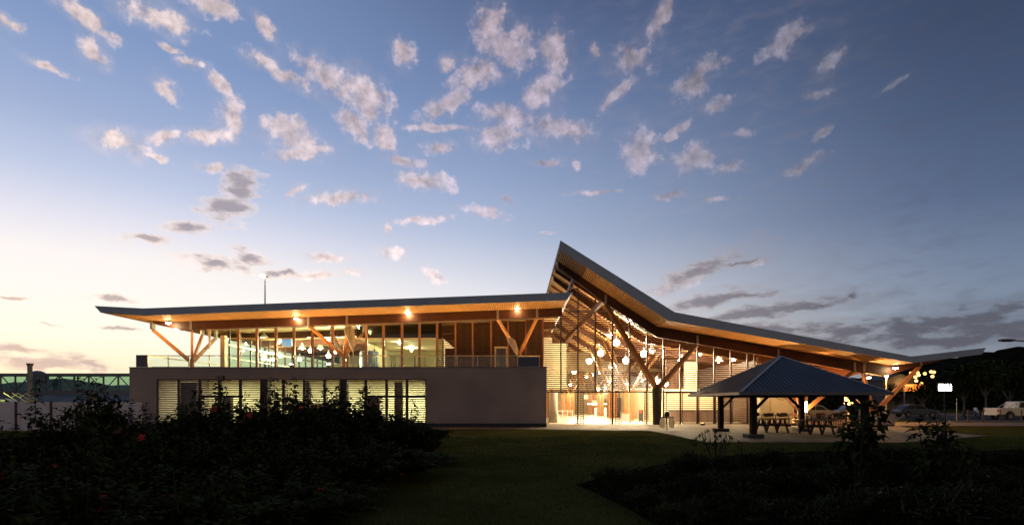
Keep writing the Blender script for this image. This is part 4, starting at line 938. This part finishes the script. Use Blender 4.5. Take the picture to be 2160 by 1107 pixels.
# ------------------------------------------------------------------ hills
def ridge(name, pts, Y, depth, m, seed, amp):
    rnd = random.Random(seed); b = MB(); n = 160; mrows = 14
    xs0, xs1 = pts[0][0], pts[-1][0]
    def h(px):
        for (a, ha), (c, hc) in zip(pts, pts[1:]):
            if px <= c: return ha + (hc-ha)*(px-a)/(c-a)
        return pts[-1][1]
    vs = []
    for j in range(mrows+1):
        v = j/mrows; yy = Y - depth + depth*1.6*v; k = math.sin(min(1,v*1.45)*math.pi/2) if v < .7 else math.cos((v-.69)/.31*math.pi/2)
        for i in range(n+1):
            px = xs0+(xs1-xs0)*i/n; zz = Z(h(px), Y)
            z = max(-.5, zz*max(0,k) + (rnd.random()-.5)*amp*(.3+k))
            vs.append((X(px,Y)+(rnd.random()-.5)*amp*.6, yy+(rnd.random()-.5)*amp, z if 0 < j < mrows else -1))
    fs = [(j*(n+1)+i, j*(n+1)+i+1, (j+1)*(n+1)+i+1, (j+1)*(n+1)+i) for j in range(mrows) for i in range(n)]
    b.add(vs, fs); return tag(b.build(name, m, smooth=False), kind='structure')
ridge('wooded_hill', [(1500,838),(1640,825),(1760,812),(1850,800),(1900,789),(1950,779),(1990,768),(2030,760),(2070,757),(2110,747),(2160,736),(2300,712),(2600,700),(3000,720)], 240, 110, 'hillm', 3, 3.0)
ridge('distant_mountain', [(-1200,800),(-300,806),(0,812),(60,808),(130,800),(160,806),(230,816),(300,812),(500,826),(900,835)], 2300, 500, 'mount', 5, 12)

# ------------------------------------------------------------------ plants
def leaf(b, p, d, up, L, W, droop=.2):
    d = d.normalized(); s = d.cross(up)
    if s.length < .05: s = d.cross(Vector((1,0,0)))
    s.normalize(); n = s.cross(d).normalized()
    m = p + d*L*.45; tip = p + d*L - n*L*droop
    b.add([p, m+s*W*.5+n*W*.18, tip, m-s*W*.5+n*W*.18, m], [(0,1,4),(4,1,2),(0,4,3),(4,2,3)])
def rv(rnd): 
    while True:
        v = Vector((rnd.uniform(-1,1),rnd.uniform(-1,1),rnd.uniform(-1,1)))
        if .05 < v.length < 1: return v.normalized()
def shrub(name, label, seed, r, h, nst, nl, L, mleaf='leafd', flowers=5, fl='red', cat='shrub', group=None, shoots=6, loc=(0,0,0)):
    rnd = random.Random(seed); t = thing(name, label, cat, loc, group=group)
    st = MB(); lf = MB(); ends = []
    for k in range(nst):
        a = rnd.uniform(0,6.28); q = rnd.random()**.6; e = Vector((math.cos(a)*r*q, math.sin(a)*r*q, h*(.95-.35*q*q)*rnd.uniform(.75,1.02)))
        m = e*.5 + Vector((rnd.uniform(-.1,.1),rnd.uniform(-.1,.1),.08)); s0 = Vector((rnd.uniform(-.1,.1),rnd.uniform(-.1,.1),0))
        st.tube([s0, m, e], [.022,.014,.005], 5); ends.append((s0,m,e))
        for j in range(5):
            f = rnd.uniform(.35,.9); c_ = (m if f > .5 else s0).lerp(e if f > .5 else m, (f*2)%1); o = rv(rnd); o.z = abs(o.z)*.6
            e2 = c_+o*r*.45; st.tube([c_, (c_+e2)/2+Vector((0,0,.03)), e2],[.008,.006,.003],4); ends.append((c_,(c_+e2)/2,e2))
    per = max(3, nl//len(ends))
    for (a, m, e) in ends:
        for j in range(per):
            f = rnd.uniform(.25,1.05); p = a.lerp(m, f*2) if f < .5 else m.lerp(e, f*2-1)
            d = rv(rnd); d.z = d.z*.5+.15; p = p + rv(rnd)*r*.10
            if p.z < .03: p.z = .03+rnd.random()*.1
            leaf(lf, p, d, Vector((0,0,1)), L*rnd.uniform(.5,1.2), L*rnd.uniform(.5,.75))
    for k in range(shoots):      # tall tips that break the outline, leaves in loose tiers
        a = rnd.uniform(0,6.28); q = rnd.random()*.8; p0 = Vector((math.cos(a)*r*q, math.sin(a)*r*q, h*.75)); ln = rnd.uniform(.25,.5)*h
        tip = p0+Vector((rnd.uniform(-.12,.12),rnd.uniform(-.12,.12),ln)); st.tube([p0,(p0+tip)/2,tip],[.010,.007,.003],5)
        nt_ = int(ln/.045)
        for j in range(nt_):
            f = (j+.5)/nt_; p = p0.lerp(tip,f)
            for w_ in range(2):
                aa = rnd.uniform(0,6.28); d = Vector((math.cos(aa),math.sin(aa),rnd.uniform(-.3,.6))); leaf(lf,p+d*.02,d,Vector((0,0,1)),L*rnd.uniform(.8,1.5)*(1-.3*f),L*.8*(1-.3*f),rnd.uniform(.1,.5))
    st.build('stems','stem',t); lf.build('foliage',mleaf,t)
    for k in range(flowers):
        (a, m, e) = rnd.choice(ends); b = MB(); c_ = e+Vector((0,0,.03)); ax = rv(rnd); ax.y = -abs(ax.y)-.4; ax.normalize(); s = ax.cross(Vector((0,0,1))).normalized(); u_ = s.cross(ax).normalized()
        R_ = .075 if fl == 'red' else .018
        for j in range(5):
            an = j*2*math.pi/5; d = s*math.cos(an)+u_*math.sin(an); d2 = s*math.cos(an+.6)+u_*math.sin(an+.6); d3 = s*math.cos(an-.6)+u_*math.sin(an-.6)
            b.add([c_, c_+d2*R_*.7+ax*R_*.35, c_+d*R_*1.1+ax*R_*.2, c_+d3*R_*.7+ax*R_*.35],[(0,1,2),(0,2,3)])
        b.build('flower', fl, t)
    return t
G1 = 'hibiscus shrubs massed at the lower left'
protos = [shrub('hibiscus_shrub','a',11,1.15,1.7,26,6200,.15,flowers=5,group=G1), shrub('hibiscus_shrub','b',12,1.05,1.8,24,5800,.16,flowers=2,group=G1,shoots=9), shrub('hibiscus_shrub','c',13,1.25,1.5,26,6400,.135,flowers=3,group=G1,shoots=5)]
place = [(15,900,9.5,'leftmost back shrub, against the pale fence'),(95,905,11,'low shrub in front of the second fence panel'),(192,812,10,'shrub with a tall tip reaching up to the boarding bridge'),(268,862,9,'shrub covering the left corner of the grey block'),(335,880,11,'shrub below the left end of the louvred windows'),(405,858,12,'shrub before the third louvred window bay'),
 (455,808,10.5,'shrub with the highest tiered tip, left of the window columns'),(530,850,12,'low gap shrub below the wide window column'),(598,808,11.5,'tall shrub with a tip at the parapet'),(665,828,13,'shrub in front of the middle louvres'),(725,818,14,'broad shrub before the second wide window column'),(795,842,15.5,'shrub below the right louvred windows'),(850,868,18,'shrub at the glowing right window door'),(897,893,21,'rightmost small shrub at the edge of the lawn'),
 (60,960,6.5,'second row shrub at the left edge'),(215,925,7,'second row shrub below the fence end'),(350,925,7.5,'second row shrub below the block corner'),(480,915,8,'second row shrub left of the centre of the mass'),(610,915,8.8,'second row shrub right of the centre of the mass'),(720,925,10,'second row shrub before the wide column'),(810,935,12,'second row shrub near the lawn edge'),(868,950,15,'small shrub on the lawn edge'),
 (20,1010,4.6,'front row shrub in the lower left corner'),(190,1000,4.8,'front row shrub second from the left corner'),(360,1000,5.2,'front row shrub third from the left corner'),(520,1000,5.8,'front row shrub fourth from the left corner'),(640,1010,7.0,'front row shrub fifth from the left corner'),(735,1020,8.6,'front row shrub nearest the lawn')]
used = [False]*3; rnd = random.Random(5)
for k, (px, py, Y, lab) in enumerate(place):
    h = Z(py+(6 if 4 <= k < 13 else 0),Y); i = k % 3; base = (1.7,1.8,1.5)[i]*1.12; sc = h/base; wsc = max(.75, min(1.3, Y/10)) * (.85 if k < 14 else .95); loc = (X(px,Y),Y,0); rz = rnd.uniform(0,6.28)
    lab = 'dark hibiscus, '+lab
    if not used[i]: o = protos[i]; o.location = loc; o.rotation_euler = (0,0,rz); o.scale = (wsc,wsc,sc); o['label'] = lab; used[i] = True
    else: copy_tree(protos[i], loc, rz, (wsc,wsc,sc), lab)
bedL = [(-26,1.5),(X(690,7.4),7.0),(X(745,GY(1040)),GY(1040)),(X(850,GY(1000)),GY(1000)),(X(905,GY(960)),GY(960)),(X(935,GY(932)),GY(932)),(X(880,GY(922)),GY(922)),(-24,28)]
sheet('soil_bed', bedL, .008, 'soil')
bedR = [(X(1218,GY(1022)),GY(1022)),(X(1290,GY(1000)),GY(1000)),(X(1400,GY(978)),GY(978)),(X(1520,GY(962)),GY(962)),(X(1700,GY(952)),GY(952)),(X(2300,GY(948)),GY(948)),(14,3),(X(1400,7.3),7.0),(X(1330,GY(1075)),GY(1075))]
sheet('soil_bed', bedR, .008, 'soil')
# right bed plants
G2 = 'low garden shrubs in the right bed'
lows = [shrub('garden_shrub','d',21,.62,.62,16,3600,.06,'leafm',4,'wpet',group=G2,shoots=4), shrub('garden_shrub','e',22,.7,.5,16,3600,.05,'leafm',5,'wpet',group=G2,shoots=3)]
u2 = [False]*2; k = 0
lp = [(1290,1012),(1370,1000),(1450,990),(1530,985),(1610,985),(1700,975),(1790,975),(1880,970),(1970,975),(2060,965),(2140,975),(1360,1050),(1460,1040),(1560,1040),(1660,1035),(1770,1030),(1880,1035),(1990,1030),(2090,1035),(1450,1090),(1560,1095),(1680,1100),(1800,1095),(1930,1100),(2060,1100),(2150,1090)]
for (px, py) in lp:
    Y = GY(py+14); i = k % 2; s = rnd.uniform(.7,1.15)*(.75 if px < 1500 else 1.0); loc = (X(px,Y),Y,0)
    row = 'back row' if py < 1013 else ('middle row' if py < 1060 else 'front row'); same = [q for q in lp if ('back row' if q[1] < 1013 else ('middle row' if q[1] < 1060 else 'front row')) == row]; idx = same.index((px,py))
    lab = 'low garden shrub in the right bed, %s, number %s from the left' % (row, ['one','two','three','four','five','six','seven','eight','nine','ten','eleven'][idx])
    if not u2[i]: o = lows[i]; o.location = loc; o.scale = (s*1.3,s*1.3,s); o['label'] = lab; u2[i] = True
    else: copy_tree(lows[i], loc, rnd.uniform(0,6.28), (s*1.3,s*1.3,s), lab)
    k += 1
def fern(name, label, x, y, r, n=11, m='leafy'):
    t = thing(name, label, 'fern', (x,y,0), group='yellow green ferns in the right bed'); b = MB(); rnd = random.Random(int(x*100))
    for k in range(n):
        a = k*2*math.pi/n+rnd.uniform(-.2,.2); el = rnd.uniform(.7,1.15); pts = []
        for j in range(14):
            f = j/13; rr = r*f*math.cos(el)*1.5; zz = r*1.0*(math.sin(el)*f*1.35 - f*f*.75); pts.append(Vector((math.cos(a)*rr, math.sin(a)*rr, max(.03,zz))))
        b.tube(pts, .005, 4)
        for j in range(2,13):
            d = (pts[j+1]-pts[j]).normalized(); s = d.cross(Vector((0,0,1))).normalized()
            for sg in (-1,1): leaf(b, pts[j], s*sg+d*.45, Vector((0,0,1)), r*.30*math.sin(math.pi*(j+1)/15)+.02, .035, .15)
    b.build('frond', m, t); return t
fern('fern','bright fern left of centre in the right bed',X(1800,11.2),11.2,.55); fern('fern','dim fern right of the bright one in the right bed',X(1880,11.0),11.0,.5)
fern('fern','broad fern at the bottom edge of the picture',X(2000,7.6),7.6,.55,13); fern('fern','fern at the bottom edge near the right corner',X(2070,7.8),7.8,.5)
# tall leafy plants with big leaves
def tall(label, px, pyt, Y, spread, seed, L=.16, n=260, lean=0):
    rnd = random.Random(seed); t = thing('leafy_plant', label, 'plant', (X(px,Y),Y,0), group='tall leafy plants in the right bed'); st = MB(); lf = MB(); H = Z(pyt,Y)
    for k in range(7):
        e = Vector((rnd.uniform(-spread,spread)+lean, rnd.uniform(-.3,.3), H*rnd.uniform(.55,1.0) if k else H)); e.x = lean if k == 0 else e.x
        pts = [Vector((0,0,0)), Vector((e.x*.3,e.y*.3,H*.35)), Vector((e.x*.8,e.y*.8,e.z*.75)), e]; st.tube(pts,[.02,.014,.009,.004],5)
        for j in range(n//7):
            f = rnd.uniform(.3,1); i = 1 if f < .6 else 2; p = pts[i].lerp(pts[i+1], (f-.3)/.3 if f < .6 else (f-.6)/.4)
            d = rv(rnd); d.z = d.z*.4-.05; leaf(lf, p+d*.03, d, Vector((0,0,1)), L*rnd.uniform(.7,1.2), L*.75, .3)
    st.build('stems','stem',t); lf.build('foliage','leafm',t)
tall('tall leafy plant rising before the right end of the shelter',1808,838,9.5,.36,31,.2,260)
tall('leafy plant with round leaves before the lit path',1962,888,9.0,.34,32,.19,220)
tall('thin leafy plant right of centre against the road',2000,850,10.5,.28,33,.11,90)
tall('small leafy plant with dark leaf clumps at the lower right',2040,935,8.4,.25,34,.12,120)
# thin arching plant left of the shelter
rnd = random.Random(9); t = thing('arching_plant','thin arching plant with narrow drooping leaves in front of the paving','plant',(X(1510,15),15,0)); st = MB(); lf = MB()
for k in range(14):
    a = rnd.uniform(-1,1); H = rnd.uniform(.5,1.0); e = Vector((a*.85,rnd.uniform(-.2,.2),H*(1-.25*abs(a)))); m = Vector((a*.4,0,H*1.0))
    st.tube([Vector((a*.1,0,0)),m*.6,m,e],[.008,.007,.005,.003],4)
    for j in range(12):
        p = (m*.6).lerp(m,rnd.random()) if j % 2 else m.lerp(e,rnd.random()); leaf(lf,p,Vector((rnd.uniform(-.6,.6),0,-1)),Vector((0,1,0)),.12,.025,.1)
st.build('stems','stem',t); lf.build('foliage','leafm',t)
# street trees and dark trees to the right
def tree(label, px, pyt, Y, tr, cr, seed, trunk='bark', pyc=None, group='trees beyond the road', n=1500, name='street_tree'):
    rnd = random.Random(seed); H = Z(pyt,Y); t = thing(name, label, 'tree', (X(px,Y),Y,0), group=group); q = MB(); hb = H-2*cr*.85
    q.tube([(0,0,0),(.05,0,hb*.6),(0,0,hb+cr*.6)],[tr,tr*.8,tr*.5],8)
    for k in range(6): a = k*1.05+rnd.random(); q.tube([(0,0,hb*.85),(math.cos(a)*cr*.4,math.sin(a)*cr*.4,hb+cr*.5),(math.cos(a)*cr*.75,math.sin(a)*cr*.75,hb+cr*.9)],[tr*.5,tr*.3,tr*.12],5)
    q.build('trunk',trunk,t); lf = MB(); cl = [Vector((rnd.gauss(0,.45),rnd.gauss(0,.45),rnd.gauss(0,.4)))*cr for _ in range(26)]
    for k in range(n):
        c_ = rnd.choice(cl)+rv(rnd)*cr*.34*rnd.random()**.4; leaf(lf,Vector((0,0,hb+cr*.95))+c_,rv(rnd),Vector((0,0,1)),cr*.16*rnd.uniform(.7,1.3),cr*.11)
    lf.build('crown','leafd',t)
for i, (px, pyt, Y, cr, lab) in enumerate([(1945,812,66,1.3,'young street tree with pale trunk below the orange balcony'),(2033,800,66,1.4,'young street tree with pale trunk right of the white lit sign'),(2079,782,64,1.6,'young street tree with pale trunk above the motorcycle'),(1885,815,68,1.2,'young street tree behind the orange lamp post'),(2130,775,70,2.4,'broad dark tree behind the pickup truck')]): tree(lab,px,pyt,Y,.13,cr,40+i)
for i, (px, pyt, Y, cr, lab) in enumerate([(1690,808,100,4.5,'broad dark tree behind the cafe terrace'),(1780,806,110,5,'dark round tree behind the yellowish sign board'),(1975,788,120,5,'dark tree above the white lit sign'),(2055,778,120,6,'tall dark tree left of the pickup truck, on the hill foot'),(2150,765,115,6,'dark tree on the hill foot at the right edge'),(1850,812,105,4,'dark tree behind the right shelter end'),(2105,780,130,6,'dark tree on the hill foot between two others')]): tree(lab,px,pyt,Y,.3,cr,60+i,'stem',n=2200,name='dark_tree')

# grass blades on the near lawn
rnd = random.Random(77); b = MB()
def inside(p, poly):
    c = False
    for i in range(len(poly)):
        (x1,y1),(x2,y2) = poly[i],poly[i-1]
        if (y1 > p[1]) != (y2 > p[1]) and p[0] < (x2-x1)*(p[1]-y1)/(y2-y1)+x1: c = not c
    return c
cnt = 0
while cnt < 24000:
    Y = 7.0+rnd.random()**1.5*20; px = rnd.uniform(640,2300); x = X(px,Y)
    if inside((x,Y),bedL) or inside((x,Y),bedR) or inside((x,Y),pv): continue
    cnt += 1; a = rnd.uniform(0,6.28); w = .006*Y/9; h = rnd.uniform(.02,.045); dx, dy = math.cos(a)*w, math.sin(a)*w
    b.add([(x-dx,Y-dy,0),(x+dx,Y+dy,0),(x+rnd.uniform(-.03,.03),Y+rnd.uniform(-.03,.03),h)],[(0,1,2)])
g = b.build('grass', mat('grass_blade',(.058,.064,.017),1.0,0,.4,2,spec=0.0)); tag(g,'short dark lawn grass between the two planted beds','grass',kind='stuff')
# ground cover in the right bed
b = MB(); cnt = 0
while cnt < 16000:
    Y = 6.5+rnd.random()**1.3*11; px = rnd.uniform(1200,2250); x = X(px,Y)
    if not inside((x+rnd.gauss(0,.22),Y+rnd.gauss(0,.3)),bedR): continue
    cnt += 1; d = rv(rnd); d.z = abs(d.z)*.6+.1; leaf(b,Vector((x,Y,rnd.random()**2*.13+.01)),d,Vector((0,0,1)),.06,.035)
tag(b.build('ground_cover','leafm'),'low dark ground cover leaves over the right bed','ground cover',kind='stuff')
